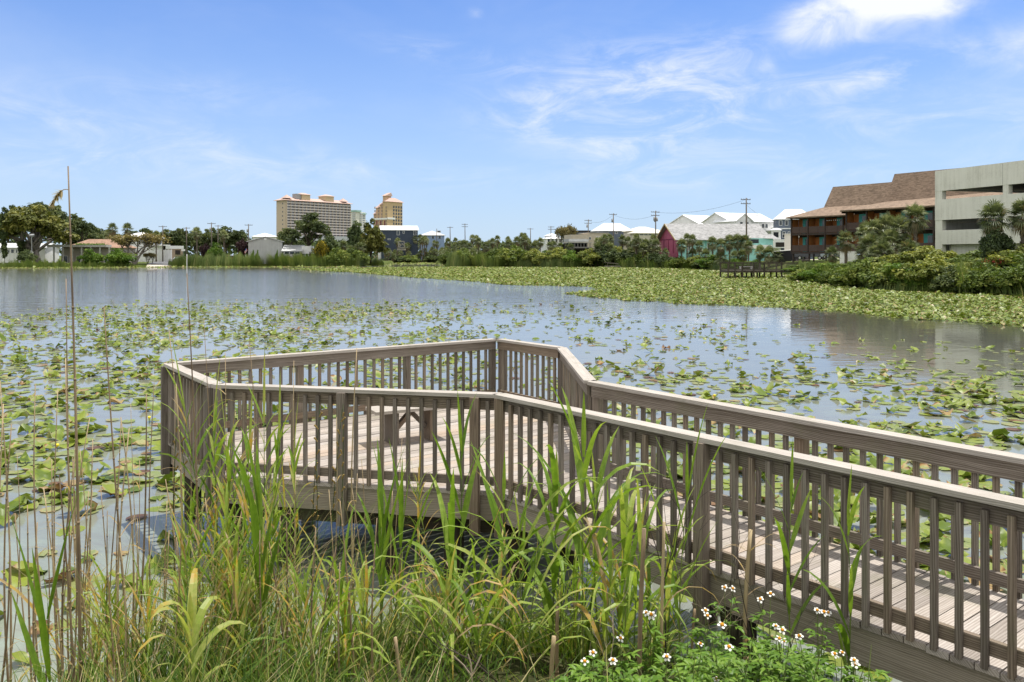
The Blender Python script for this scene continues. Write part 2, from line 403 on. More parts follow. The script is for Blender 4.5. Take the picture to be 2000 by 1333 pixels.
# ------------------------------------------------------------------ land round the pond
SHORE = [(-9000, 905), (-4200, 640), (-1800, 552), (-600, 527), (0, 523.5), (280, 522), (330, 521.3), (700, 521), (748, 519), (770, 514.5), (855, 514), (872, 521.5), (1000, 522), (1200, 522.5),
         (1320, 525), (1400, 529), (1480, 531), (1530, 534), (1562, 548), (1700, 565), (1850, 572), (2000, 578.5), (2250, 594), (2700, 650), (3600, 740), (6000, 1000), (9000, 1400)]
_sp = np.array([a for a, b in SHORE], float); _sy = np.array([b for a, b in SHORE], float)
def shoreY(px): return CZ * F / (np.interp(px, _sp, _sy) - HZ)
def ground_z(X, Y):
    """height of the far land (numpy or float)"""
    px = 1000 + F * np.asarray(X, float) / np.maximum(Y, 1e-3)
    d = np.asarray(Y, float) - shoreY(px)
    rise = np.interp(px, [0, 300, 1200, 1450, 1700, 2000, 3000], [.9, .9, 1.1, 1.5, 2.4, 2.8, 3.0])
    return np.where(d < 0, -.35 + .35*np.clip(1 + d/2, 0, 1), rise * (np.clip(d/18, 0, 1)**.6) ) + .0
def gz(X, Y): return float(ground_z(X, Y))
def ground_mat():
    t = NT('meadow_ground'); p = t.pos()
    n1 = t.noise(p, .05, 6, .65); n2 = t.noise(p, .7, 6, .7); n3 = t.noise(t.mapv(p, (6, 6, 2)), 1.0, 4, .7)
    f = t.math('ADD', t.math('MULTIPLY', n1, .5), t.math('ADD', t.math('MULTIPLY', n2, .3), t.math('MULTIPLY', n3, .2)))
    t.base(t.ramp(f, [(.3, (.035, .05, .014)), (.5, (.075, .10, .022)), (.62, (.12, .125, .045)), (.75, (.2, .17, .10))])); t.rough(.95, .1)
    t.bump(n3, .6, .08); return t.m
MG = ground_mat()
pxs = np.concatenate([np.linspace(-9000, -700, 40), np.linspace(-600, 2600, 321), np.linspace(2700, 9000, 40)])
offs = np.array([-3, -1.5, -.4, .2, .8, 2, 4, 7, 11, 18, 30, 50, 90, 160, 300, 600, 1200, 2500, 5000], float)
ys = shoreY(pxs)[:, None] + offs[None, :]*np.where(offs > 18, 1, np.clip(shoreY(pxs)/120, .1, 1)[:, None])
xs_ = (pxs[:, None]-1000)/F*ys
zs = ground_z(xs_, ys) + np.where(offs[None, :] > .5, .12*np.sin(xs_*.31+ys*.17)*np.sin(ys*.23), 0)
zs[:, 0] = -.6
V = np.stack([xs_, ys, zs], -1).reshape(-1, 3); m = len(offs)
i, j = np.meshgrid(np.arange(len(pxs)-1), np.arange(m-1), indexing='ij')
q = np.stack([i*m+j, (i+1)*m+j, (i+1)*m+j+1, i*m+j+1], -1).reshape(-1, 4)
tag(obj('ground', np_mesh('ground', V, q, [MG], smooth=True)), kind='structure', label='low grassy land round the pond')

# the bank the picture is taken from
_bx = [-60, -14, -4, -2, 0, 1.2, 2.2, 3.0, 4.2, 6.0, 9, 14, 60]; _by = [1.5, 4.2, 5.3, 6.2, 6.6, 6.3, 5.4, 4.4, 3.0, 1.2, -.6, -2.5, -14]
def bank_z(X, Y):
    d = np.interp(X, _bx, _by) - np.asarray(Y, float)
    s = 1.5*(1-np.exp(-np.clip(d, 0, 99)*.30)) 
    return np.where(d > 0, s, d*.35)
def bz(X, Y): return float(bank_z(X, Y))
def soil_mat():
    t = NT('bank_soil'); p = t.pos(); n1 = t.noise(p, 1.2, 6, .7); n2 = t.noise(p, 14, 5, .7)
    f = t.math('ADD', t.math('MULTIPLY', n1, .5), t.math('MULTIPLY', n2, .5))
    t.base(t.ramp(f, [(.3, (.022, .02, .012)), (.5, (.05, .055, .02)), (.7, (.11, .09, .05))])); t.rough(.95, .1); t.bump(n2, .8, .04); return t.m
gx = np.concatenate([np.linspace(-60, -10, 12), np.linspace(-9, 9, 91), np.linspace(10, 60, 12)]); gy = np.concatenate([np.linspace(-60, -6, 10), np.linspace(-5, 9, 85)])
Xg, Yg = np.meshgrid(gx, gy, indexing='ij'); rg = np.random.default_rng(3)
Zg = bank_z(Xg, Yg) + rg.normal(0, .02, Xg.shape)
V = np.stack([Xg, Yg, Zg], -1).reshape(-1, 3); m = len(gy)
i, j = np.meshgrid(np.arange(len(gx)-1), np.arange(m-1), indexing='ij')
q = np.stack([i*m+j, (i+1)*m+j, (i+1)*m+j+1, i*m+j+1], -1).reshape(-1, 4)
tag(obj('bank_ground', np_mesh('bank_ground', V, q, [soil_mat()], smooth=True)), kind='structure', label='dark soil of the near bank under the grass')
# ------------------------------------------------------------------ boardwalk
HR = 1.256; RH = .897; K = .9                                    # rail top below the eye
ZR = CZ - HR; ZD = ZR - RH                  # rail top, deck top
def rp(px, py):
    p = G(px, py, ZR); return Vector((p.x, p.y))
Aa, Ba, Ca, Fa, Ga, Ia = rp(329, 709), rp(424, 750), rp(974, 769), rp(971, 661.5), rp(1097, 678.5), rp(1153, 744)
Da, Ja = rp(2000, 981), rp(2000, 893)
wdir = ((Da - Ca).normalized() + (Ja - Ia).normalized()).normalized()
Da = Ca + (Da-Ca).normalized() * 9.6; Ja = Ia + (Ja-Ia).normalized() * 9.2
W_GREY = wood('weathered_timber', (.085, .068, .054), (.20, .172, .145), (.37, .33, .29))
W_DECK = wood('deck_timber', (.20, .172, .15), (.385, .345, .31), (.53, .49, .45), gs=.8)
W_CAP = wood('cap_timber', (.22, .20, .175), (.42, .385, .345), (.56, .525, .485))
W_DARK = wood('dark_timber', (.022, .017, .013), (.05, .04, .03), (.09, .075, .055))  # near black timber for the frame and piles under the deck
W_FASC = wood('fascia_timber', (.15, .125, .095), (.30, .262, .21), (.44, .40, .335))
bw = empty('boardwalk', (Ca.x, Ca.y, ZD), 0, 'weathered timber viewing platform and boardwalk with slatted railings over the pond', 'boardwalk')
O = Vector(bw.location)
def L3(p, z): return Vector((p.x - O.x, p.y - O.y, z - O.z))
poly = [Aa, Ba, Ca, Da, Ja, Ia, Ga, Fa]
cen = Vector((sum(p.x for p in poly[:3]) + Ia.x + Ga.x + Fa.x, sum(p.y for p in poly[:3]) + Ia.y + Ga.y + Fa.y)) / 6
u = wdir; v = Vector((-u.y, u.x)); 
if v.x < 0: v = -v                            # across the walkway, away from the near rail
def inset(pl, d):
    n = len(pl); out = []
    ar = sum(pl[i].x*pl[(i+1) % n].y - pl[(i+1) % n].x*pl[i].y for i in range(n)); sg = 1 if ar > 0 else -1
    for i in range(n):
        a, b, c = pl[i-1], pl[i], pl[(i+1) % n]
        e1 = (b-a).normalized(); e2 = (c-b).normalized()
        n1 = Vector((-e1.y, e1.x))*sg; n2 = Vector((-e2.y, e2.x))*sg
        bi = (n1+n2); k = d / max(.35, 1 + n1.dot(n2)); out.append(b + bi * k)
    return out
edge = inset(poly, -.02)                      # deck boards reach a little past the rail line
fas = inset(poly, .025)
def span(pl, c):
    """where the line u=c crosses the outline, as v values"""
    vs = []
    n = len(pl)
    for i in range(n):
        a, b = pl[i], pl[(i+1) % n]; ua, ub = a.dot(u), b.dot(u)
        if (ua - c) * (ub - c) < 0:
            k = (c-ua)/(ub-ua); vs.append((a + (b-a)*k).dot(v))
    return (min(vs), max(vs)) if len(vs) >= 2 else None
us = [p.dot(u) for p in edge]; c = min(us) + .004
db = MB(); rnd = random.Random(5); PW = .14*K
while c < max(us) - .03:
    c0, c1 = c, min(c + PW - .0065, max(us)-.005)
    s0, s1 = span(edge, c0), span(edge, c1)
    if s0 and s1:
        j0, j1 = rnd.uniform(-.012, .012), rnd.uniform(-.012, .012); dz = rnd.uniform(-.003, .003)
        zt = ZD + dz; zb = ZD - .036 + dz
        q2 = [(c0, s0[0]+j0), (c1, s1[0]+j0), (c1, s1[1]+j1), (c0, s0[1]+j1)]
        V = []
        for z in (zb, zt):
            for (cu, cv) in q2: V.append(L3(u*cu + v*cv, z))
        o1, o2 = rnd.uniform(0, 50), rnd.uniform(0, 50)
        uq = [(o1+q[1], o2+q[0]-c) for q in q2]
        Fs = [(3,2,1,0),(4,5,6,7),(0,1,5,4),(1,2,6,5),(2,3,7,6),(3,0,4,7)]
        side = lambda a, b: [(uq[a][0], uq[a][1]), (uq[b][0], uq[b][1]), (uq[b][0], uq[b][1]+.036), (uq[a][0], uq[a][1]+.036)]
        if (V[1]-V[0]).cross(V[3]-V[0]).z < 0: Fs = [tuple(reversed(f)) for f in Fs]; flip = True
        else: flip = False
        uvs = [[uq[3], uq[2], uq[1], uq[0]], uq, side(0, 1), side(1, 2), side(2, 3), side(3, 0)]
        if flip: uvs = [list(reversed(x)) for x in uvs]
        db.add(V, Fs, rnd.random(), uvs)
    c += PW
db.obj('deck_planks', W_DECK, bw)
# fascia boards and beams under the deck
names = ['AB', 'BC', 'CD', 'DJ', 'JI', 'IG', 'GF', 'FA']
for k in range(8):
    if k == 3: continue
    a, b = fas[k], fas[(k+1) % 8]; d = (b-a).normalized()
    a2, b2 = a + d*.03, b - d*.03
    f = MB(); f.beam(L3(a2, ZD-.036-.116), L3(b2, ZD-.036-.116), .035, .23, tint=.35 + .1*(k % 3)); f.obj('fascia_board', W_FASC, bw)
inn = inset(poly, .22)
jb = MB()                                      # joists across, hidden mass of the frame
c = min(p.dot(u) for p in poly) + .3
while c < max(p.dot(u) for p in poly) - .3:
    s = span(fas, c)
    if s: jb.beam(L3(u*c + v*(s[0]+.05), ZD-.10), L3(u*c + v*(s[1]-.05), ZD-.10), .036, .125)
    c += .6
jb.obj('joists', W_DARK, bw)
def girder(p, q, z):
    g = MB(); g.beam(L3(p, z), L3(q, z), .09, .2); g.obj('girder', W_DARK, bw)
def piling(p, top):
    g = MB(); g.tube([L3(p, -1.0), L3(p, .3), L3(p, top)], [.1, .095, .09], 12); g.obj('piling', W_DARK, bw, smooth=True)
# girders along the front and back of the platform and rows of piles
def lerp(a, b, k): return a + (b-a)*k
Bi, Ci = inn[1], inn[2]; Ai, Fi, Gi, Ii = inn[0], inn[7], inn[6], inn[5]
girder(lerp(Ai, Bi, -.1), lerp(Ai, Bi, 1.1), ZD-.33); girder(lerp(Bi, Ci, -.12), lerp(Bi, Ci, 1.05), ZD-.335)

for p in (lerp(Bi, Ci, .0), lerp(Bi, Ci, .2), lerp(Bi, Ci, .56), lerp(Bi, Ci, .8), lerp(Bi, Ci, 1.02), Ai, lerp(Ai, Fi, .33), lerp(Ai, Fi, .66), Fi, Gi, lerp(Gi, Ii, .5), Ii):
    piling(p, ZD-.3)
for s in (2.5, 5.1, 7.7):
    p, q = Ca + wdir*s + v*.2, Ia + wdir*(s-.9) - v*.2
    girder(p - v*.15, q + v*.15, ZD-.33); piling(p, ZD-.3); piling(q, ZD-.3)

# railings: cap, upper and lower rails in one mesh; every post and baluster a piece of its own
bal_mesh = []
for k in range(8):
    b = MB(); b.beam((0, 0, 0), (0, 0, RH-.064), .0335, .0335, up=(1, 0, 0)); bal_mesh.append(b.mesh('baluster', W_GREY))
def railing(a, b, posts, label, m0=0.0, m1=0.0, inside=None):
    """a->b; inside: which way the deck lies; posts: distances from a"""
    d = (b-a).normalized(); Ln = (b-a).length; n = Vector((-d.y, d.x))
    mid = (a+b)/2
    ref = cen if inside is None else mid + inside
    if (ref - mid).dot(n) < 0: n = -n          # n points into the platform
    r = MB()
    # cap 2x6 flat, mitred at the ends
    q = []
    for off in (-.064, .064):
        for e, mm, s in ((a, m0, 1), (b, m1, -1)):
            q.append(e - d * s * (off * mm) + n * off)
    # order a-out, b-out, a-in, b-in
    ao, bo, ai, bi = q
    z0, z1 = ZR-.033, ZR
    V = [L3(ao, z0), L3(bo, z0), L3(bi, z0), L3(ai, z0), L3(ao, z1), L3(bo, z1), L3(bi, z1), L3(ai, z1)]
    Fs = [(3,2,1,0),(4,5,6,7),(0,1,5,4),(1,2,6,5),(2,3,7,6),(3,0,4,7)]
    o1, o2 = random.uniform(0, 30), random.uniform(0, 30)
    fl = [(o1, o2), (o1+Ln, o2), (o1+Ln, o2+.14), (o1, o2+.14)]
    sd_ = [(o1, o2+.3), (o1+Ln, o2+.3), (o1+Ln, o2+.336), (o1, o2+.336)]
    if (V[1]-V[0]).cross(V[3]-V[0]).z < 0: Fs = [tuple(reversed(f)) for f in Fs]
    r.add(V, Fs, .5, [fl, fl, sd_, fl, sd_, fl], m=0)
    # rails on edge just inside the balusters
    e = .045
    r.beam(L3(a + d*e + n*.012, ZR-.0935), L3(b - d*e + n*.012, ZR-.0935), .033, .12, m=1)
    ro = r.obj('railing', [W_CAP, W_GREY], bw); tag(ro, label)
    r2 = MB(); r2.beam(L3(a + d*e + n*.012, ZD+.095), L3(b - d*e + n*.012, ZD+.095), .033, .08); r2.obj('bottom_rail', W_GREY, ro)
    # posts
    for s in posts:
        pm = MB(); p = a + d*s - n*.047
        pm.beam(L3(p, ZD-.38), L3(p, ZR-.034), .082, .082, up=(d.x, d.y, 0)); pm.obj('post', W_GREY, ro)
    # balusters
    allp = sorted(list(posts) + [-.06, Ln+.06]); rot = math.atan2(d.y, d.x)
    for p0, p1 in zip(allp[:-1], allp[1:]):
        g = p1 - p0
        k = max(1, round(g/.1285)) - 1
        for i in range(k):
            s = p0 + g*(i+1)/(k+1)
            if s < .05 or s > Ln-.05: continue
            p = a + d*s - n*.0235
            o = obj('baluster', bal_mesh[random.randrange(8)], ro, L3(p, ZD - .005 + random.uniform(-.006, .006)), rot)
            o.rotation_euler[0] = random.uniform(-.004, .004)
def dist_at(a, b, px):
    """distance along a-b where its rail is seen at column px"""
    t = (px-1000)/F; d = (b-a).normalized()
    return (t*a.y - a.x) / (d.x - t*d.y)
LAB = Aa-Ba; LBC = Ca-Ba
railing(Aa, Ba, [.05, (Ba-Aa).length-.05], 'short left end railing facing the open pond', .6, .35)
railing(Ba, Ca, [.05, dist_at(Ba, Ca, 672), dist_at(Ba, Ca, 930), (Ca-Ba).length+.02], 'front railing of the platform behind the reeds', -.35, .35)
railing(Ca, Da, [dist_at(Ca, Da, 1378), dist_at(Ca, Da, 1378)+2.2, dist_at(Ca, Da, 1378)+4.4], 'near railing of the walkway', -.35, 0, v)
railing(Ia, Ja, [.06, dist_at(Ia, Ja, 1559), dist_at(Ia, Ja, 1559)+2.2, dist_at(Ia, Ja, 1559)+4.4], 'far railing of the walkway', -.35, 0, -v)
railing(Ga, Ia, [.05], 'foreshortened railing between the platform and the walkway', .35, -.35)
railing(Fa, Ga, [.06, (Ga-Fa).length-.05], 'short back railing at the far corner', .8, .35)
railing(Fa, Aa, [.06, dist_at(Fa, Aa, 798), dist_at(Fa, Aa, 588), (Aa-Fa).length-.06], 'long back railing behind the bench', .8, .6)

# bench
def bench():
    c1 = G(724, 801, ZD+.40); c2 = G(876, 787, ZD+.40)
    d = Vector((c2.x-c1.x, c2.y-c1.y)); Ln = d.length; d.normalize()
    e = empty('bench', ((c1.x+c2.x)/2, (c1.y+c2.y)/2, ZD+.003), math.atan2(d.y, d.x), 'backless weathered timber bench on the platform deck', 'bench')
    s = MB()
    for k in (-1, 0, 1): s.beam((-Ln/2, k*.128, .383), (Ln/2, k*.128, .383), .124, .034, tint=.4)
    s.obj('seat', W_CAP, e)
    for sx in (-1, 1):
        lo = MB(); lo.beam((sx*(Ln/2-.25), 0, 0), (sx*(Ln/2-.25), 0, .365), .27, .08, up=(1, 0, 0)); lo.obj('leg', W_GREY, e)
        b = MB(); x0 = sx*(Ln/2-.297); b.beam((x0, 0, .15), (x0 - sx*.2, 0, .355), .08, .045, up=(sx, 0, 1)); b.obj('brace', W_GREY, e)
bench()
# ------------------------------------------------------------------ foliage makers
L_OAK = leaf('leaf_broad', [(0, (.05, .085, .018)), (.5, (.145, .205, .04)), (1, (.34, .37, .09))], .35)
L_YEL = leaf('leaf_olive', [(0, (.06, .09, .018)), (.5, (.175, .215, .042)), (1, (.38, .39, .10))], .35)
L_OLV = leaf('leaf_shade_tree', [(0, (.045, .062, .014)), (.5, (.125, .14, .03)), (1, (.28, .27, .07))], .3)
L_DARK = leaf('leaf_dark', [(0, (.042, .066, .027)), (.5, (.098, .138, .052)), (1, (.20, .235, .09))], .32)
L_PINE = leaf('leaf_needle', [(0, (.045, .066, .027)), (.5, (.105, .14, .052)), (1, (.22, .24, .09))], .32)
L_BRIGHT = leaf('leaf_fresh', [(0, (.045, .10, .012)), (.5, (.13, .23, .03)), (1, (.29, .37, .07))], .35)
L_PALM = leaf('leaf_palm', [(0, (.24, .19, .10)), (.12, (.20, .17, .085)), (.2, (.06, .085, .036)), (.6, (.155, .185, .085)), (1, (.38, .40, .21))], .3, .4)
L_PURP = leaf('leaf_purple', [(0, (.018, .010, .012)), (.5, (.045, .022, .025)), (1, (.10, .05, .05))], .2)
L_GOLD = leaf('leaf_gold', [(0, (.06, .07, .01)), (.4, (.24, .20, .02)), (1, (.62, .46, .02))], .3)
L_BARE = leaf('leaf_sparse', [(0, (.10, .10, .04)), (.5, (.20, .175, .065)), (1, (.32, .25, .10))], .3)
L_REED = leaf('leaf_reed', [(0, (.05, .085, .02)), (.45, (.13, .19, .05)), (.8, (.25, .29, .09)), (1, (.38, .34, .17))], .35, objvar=0, scale=.25)
L_FLOW = leaf('petal_red', [(0, (.45, .02, .05)), (1, (.85, .10, .14))], .3)
BARK = plain('bark', (.085, .068, .052), .95, .5, 3.0, .5)
BARKP = plain('palm_bark', (.15, .125, .10), .95, .45, 4.0, .6)
BARKG = plain('grey_bark', (.19, .17, .15), .95, .4, 3.0, .4)

def leaf_quads(C, N, size, rng, tint, squash=1.0):
    """one bent leaf clump (two triangles folded) at every centre C with normal N"""
    n = len(C)
    t = rng.normal(size=(n, 3)); t -= (t*N).sum(1, keepdims=True)*N; t /= np.linalg.norm(t, axis=1, keepdims=True)+1e-9
    b = np.cross(N, t); s = (size*rng.uniform(.55, 1.45, n))[:, None]
    a0 = C - t*s; a1 = C + b*s*.55*squash + N*s*.18; a2 = C + t*s*rng.uniform(.7, 1.2, (n, 1)); a3 = C - b*s*.55*squash + N*s*.18
    V = np.stack([a0, a1, a2, a3], 1).reshape(-1, 3)
    k = np.arange(n)[:, None]*4
    Fq = np.concatenate([k, k+1, k+2, k+3], 1)
    Ft = np.concatenate([np.concatenate([k, k+1, k+2], 1), np.concatenate([k, k+2, k+3], 1)])
    return V, Ft, np.repeat(tint, 4)
def crown_mesh(name, lobes, n, size, mat, seed, sub=(14, .42), up=.25, hollow=.16, squash=1.0, flower=None):
    """lobes: big ellipsoids (c, r); each carries small sub-lobes that carry leaf clumps over their skins"""
    rng = np.random.default_rng(seed); Cs, Rs, Ts = [], [], []
    for c, r in lobes:
        c = np.array(c, float); r = np.array(r, float)
        k = sub[0]; d = rng.normal(size=(k, 3)); d /= np.linalg.norm(d, axis=1, keepdims=True)
        rad = rng.uniform(.45, .86, (k, 1))
        Cs.append(c + d*r*rad); Rs.append(np.repeat(r[None]*1.0, k, 0)*rng.uniform(.6, 1.25, (k, 1))*sub[1]); Ts.append(rng.uniform(.15, .75, k))
    Cs = np.concatenate(Cs); Rs = np.concatenate(Rs); Ts = np.concatenate(Ts)
    wgt = (Rs[:, 0]*Rs[:, 2]); wgt /= wgt.sum(); idx = rng.choice(len(Cs), n, p=wgt)
    d = rng.normal(size=(n, 3)); d[:, 2] += .25; d /= np.linalg.norm(d, axis=1, keepdims=True)
    rr = 1 - np.abs(rng.normal(0, hollow, n)); rr += (rng.random(n) < .10)*rng.uniform(0, .5, n)
    C = Cs[idx] + d*Rs[idx]*rr[:, None]
    N = d*.8 + rng.normal(0, .55, (n, 3)) + np.array([0, 0, up]); N /= np.linalg.norm(N, axis=1, keepdims=True)
    tint = np.clip(Ts[idx] + rng.normal(0, .16, n), 0, 1)
    V, Fq, T = leaf_quads(C, N, size, rng, tint, squash)
    mats = [mat]; midx = None
    if flower:
        mats.append(flower[0]); f = (rng.random(n) < flower[1]); midx = np.concatenate([f, f]).astype(np.int32)
    return np_mesh(name, V, Fq, mats, T, midx=midx)
def limbs_mesh(name, h0, targets, r0, mat, seed, base=((0, 0),)):
    rng = random.Random(seed); b = MB()
    for (sx_, sy_) in base:
        fork = Vector((sx_*.4 + rng.uniform(-.05, .05), sy_*.4, h0))
        b.tube([(sx_, sy_, -.02), (sx_*.8, sy_*.8, h0*.5), fork], [r0, r0*.85, r0*.7], 8)
        for t in targets:
            t = Vector(t); md = fork.lerp(t, .5) + Vector((rng.uniform(-.04, .04), rng.uniform(-.04, .04), rng.uniform(0, .05)))
            b.tube([fork - Vector((0, 0, h0*.12)), md, t], [r0*.55, r0*.36, r0*.12], 6)
    return b.mesh(name, mat, True)
KIND = {}
def kind(name, trunk, crown, extra=()): KIND[name] = (trunk, crown, extra)
def rl(rng, n, rx, rz, z, r): return [((rng.uniform(-rx, rx), rng.uniform(-rx, rx), z + rng.uniform(-rz, rz)), (r*rng.uniform(.7, 1.2),)*2 + (r*rng.uniform(.55, .85),)) for _ in range(n)]
_r = random.Random(11)
# unit trees: 1 tall, scaled on placement
lob = [((0, 0, .74), (.36, .36, .2)), ((-.34, .1, .6), (.28, .3, .17)), ((.33, -.1, .58), (.28, .3, .18)), ((.1, .32, .62), (.28, .28, .18)), ((-.1, -.34, .6), (.28, .26, .18)), ((-.5, 0, .45), (.2, .2, .13)), ((.52, .05, .42), (.2, .2, .12))]
kind('spreading', limbs_mesh('trunk', .2, [(c[0]*.8, c[1]*.8, c[2]) for c, r in lob], .045, BARKG, 1, ((-.1, 0), (.05, .05), (.12, -.05))), crown_mesh('crown', lob, 5200, .032, L_OLV, 1, (16, .34), .9, squash=1.2))
for q in range(3):
    lob = [((0, 0, .86), (.2, .2, .11)), ((-.2, .05, .72), (.19, .2, .12)), ((.22, -.04, .7), (.2, .2, .12)), ((.03, .2, .74), (.2, .2, .12)), ((0, -.2, .7), (.2, .2, .12)), ((-.3, -.1, .54), (.15, .15, .08)), ((.33, .08, .52), (.16, .15, .09)), ((.12, -.1, .56), (.2, .2, .1))]
    lob = [((c[0]*_r.uniform(.8, 1.2), c[1]*_r.uniform(.8, 1.2), c[2]*_r.uniform(.94, 1.03)), r) for c, r in lob]
    kind('pine%d' % q, limbs_mesh('trunk', .38, [(c[0]*.9, c[1]*.9, c[2]) for c, r in lob], .028, BARK, 20+q), crown_mesh('crown', lob, 4200, .026, L_PINE, 20+q, (13, .34), .5, .2))
for q in range(3):
    lob = rl(_r, 6, .2, .16, .6, .24) + [((0, 0, .82), (.18, .18, .15)), ((0, 0, .45), (.3, .3, .2))]
    kind('tree%d' % q, limbs_mesh('trunk', .25, [(c[0]*.8, c[1]*.8, c[2]) for c, r in lob], .03, BARK, 30+q), crown_mesh('crown', lob, 3600, .034, L_DARK if q else L_OAK, 30+q, (12, .36), .3))
kind('magnolia', limbs_mesh('trunk', .2, [(0, 0, .8), (.1, 0, .6), (-.1, 0, .5)], .03, BARK, 40), crown_mesh('crown', [((0, 0, .78), (.17, .17, .2)), ((-.05, 0, .5), (.28, .26, .24)), ((.14, .05, .42), (.24, .26, .2)), ((-.12, -.1, .34), (.24, .24, .17)), ((.08, 0, .6), (.24, .22, .2))], 4200, .036, L_OLV, 40, (16, .3), .5))
for q in range(4):
    lob = rl(_r, 6, .34, .1, .44, .36) + [((0, 0, .55), (.36, .36, .42)), ((-.3, -.2, .28), (.35, .3, .3)), ((.3, .2, .28), (.35, .3, .3))]
    m_ = (L_BRIGHT, L_OAK, L_DARK, L_YEL)[q]
    kind('bush%d' % q, limbs_mesh('stems', .15, [(c[0]*.8, c[1]*.8, c[2]) for c, r in lob], .02, BARK, 50+q), crown_mesh('crown', lob, 6500, .038, m_, 50+q, (14, .34), .35))
lob = rl(_r, 7, .3, .14, .5, .34)
kind('purple', limbs_mesh('stems', .15, [(c[0]*.8, c[1]*.8, c[2]) for c, r in lob], .02, BARK, 60), crown_mesh('crown', lob, 2600, .05, L_PURP, 60))
kind('gold', limbs_mesh('stems', .15, [(c[0]*.8, c[1]*.8, c[2]) for c, r in lob], .02, BARK, 61), crown_mesh('crown', lob, 2600, .05, L_GOLD, 61))
lob = rl(_r, 7, .34, .14, .52, .34)
kind('oleander', limbs_mesh('stems', .15, [(c[0]*.8, c[1]*.8, c[2]) for c, r in lob], .02, BARKG, 62), crown_mesh('crown', lob, 5200, .03, L_OAK, 62, (16, .3), .4, flower=(L_FLOW, .15)))
kind('column', limbs_mesh('trunk', .3, [(0, 0, .95)], .02, BARK, 63), crown_mesh('crown', [((0, 0, .2+.2*k), (.075+.01*k, .08, .16)) for k in range(4)], 1400, .03, L_DARK, 63))
def bare_mesh(name, seed, mat):
    rng = random.Random(seed); b = MB(); tips = []
    def grow(p, d, L, r, lv):
        e = p + d*L; b.tube([p, p.lerp(e, .5) + Vector((rng.uniform(-.02, .02),)*2 + (0,)), e], [r, r*.85, r*.65], 5, cap=False)
        tips.append(e)
        if lv == 0: return
        for k in range(3):
            dd = (d + Vector((rng.uniform(-.8, .8), rng.uniform(-.8, .8), rng.uniform(-.1, .5)))).normalized(); grow(e, dd, L*rng.uniform(.6, .78), r*.6, lv-1)
    for k in range(3): grow(Vector((0, 0, -.02)), Vector((rng.uniform(-.5, .5), rng.uniform(-.5, .5), 1)).normalized(), .36, .03, 4)
    return b.mesh(name, mat, True), tips
bm_, tips = bare_mesh('trunk', 5, BARKG)
rng = np.random.default_rng(70); T_ = np.array([tuple(t) for t in tips]); T_ = T_[rng.choice(len(T_), 3600)] + rng.normal(0, .035, (3600, 3))
N_ = rng.normal(size=(3600, 3)); N_ /= np.linalg.norm(N_, axis=1, keepdims=True)
V, Fq, T = leaf_quads(T_, N_, .024, rng, rng.uniform(0, 1, 3600)); kind('bare', bm_, np_mesh('crown', V, Fq, [L_BARE], T))

def palm_parts(seed, H, Rf=1.7, n=27, skirt=9):
    """cabbage palm in metres: trunk with boots, crown of costapalmate fans, a few dead fans hanging"""
    rng = random.Random(seed); b = MB()
    lean = rng.uniform(-.05, .05)*H; pts = [(lean*(k/6)**2, 0, H*k/6 - (.1 if k == 0 else 0)) for k in range(7)]
    b.tube(pts, [.27, .22, .2, .19, .2, .23, .2], 9)
    for k in range(26):                         # old leaf bases
        z = H*rng.uniform(.45, .99); a = rng.uniform(0, 2*PI); c = Vector((lean*(z/H)**2 + math.cos(a)*.19, math.sin(a)*.19, z))
        b.beam(c, c + Vector((math.cos(a)*.14, math.sin(a)*.14, .2)), .07, .03)
    tr = b.mesh('trunk', BARKP, True)
    Vs, Ts, Fs = [], [], []
    top = Vector((lean, 0, H))
    for k in range(n + skirt):
        dead = k >= n
        a = k*2.39996 + rng.uniform(-.2, .2); el_ = rng.uniform(-75, -40) if dead else (85 - 118*((k+.5)/n)**.9 + rng.uniform(-9, 9)); el_ = R(el_)
        d = Vector((math.cos(a)*math.cos(el_), math.sin(a)*math.cos(el_), math.sin(el_)))
        pl = Rf*(.28 if dead else .45)*rng.uniform(.8, 1.1); s = d.cross(Vector((0, 0, 1))).normalized(); nn = s.cross(d).normalized()
        p = top + d*pl
        tb = rng.uniform(.0, .1) if dead else min(1, max(.22, rng.gauss(.55, .16)))
        i0 = len(Vs); Vs += [tuple(top + s*.025), tuple(top - s*.025), tuple(p)]; Ts += [tb]*3; Fs.append((i0, i0+1, i0+2))
        seg = 17; fl = Rf*.62*rng.uniform(.85, 1.1)
        for j in range(seg):
            ang = R(-112 + 224*j/(seg-1)); L = fl*(1 - .28*abs(ang)/2)
            dd = (d*math.cos(ang) + s*math.sin(ang)); wv_ = (s*math.cos(ang) - d*math.sin(ang))*.055*Rf/1.7
            fold = nn*(.12*math.cos(ang*1.0)) 
            m1 = p + dd*L*.55 + fold*.6; tp = p + dd*L + Vector((0, 0, -1))*L*(.22 if not dead else .5)*rng.uniform(.5, 1.4)
            i0 = len(Vs); Vs += [tuple(p), tuple(m1 - wv_), tuple(m1 + wv_), tuple(tp)]
            t2 = min(1, max(0, tb + rng.gauss(0, .07))); Ts += [t2]*4
            Fs += [(i0, i0+1, i0+2), (i0+1, i0+3, i0+2)]
    return tr, np_mesh('crown', Vs, np.array(Fs), [L_PALM], Ts)
for q, (H, Rf) in enumerate([(3.2, 1.8), (4.6, 1.9), (6.0, 1.85), (2.0, 1.9), (7.2, 1.8)]):
    t_, c_ = palm_parts(80+q, H, Rf); KIND['palm%d' % q] = (t_, c_, (H + Rf*.75,))
PALMH = [KIND['palm%d' % q][2][0] for q in range(5)]

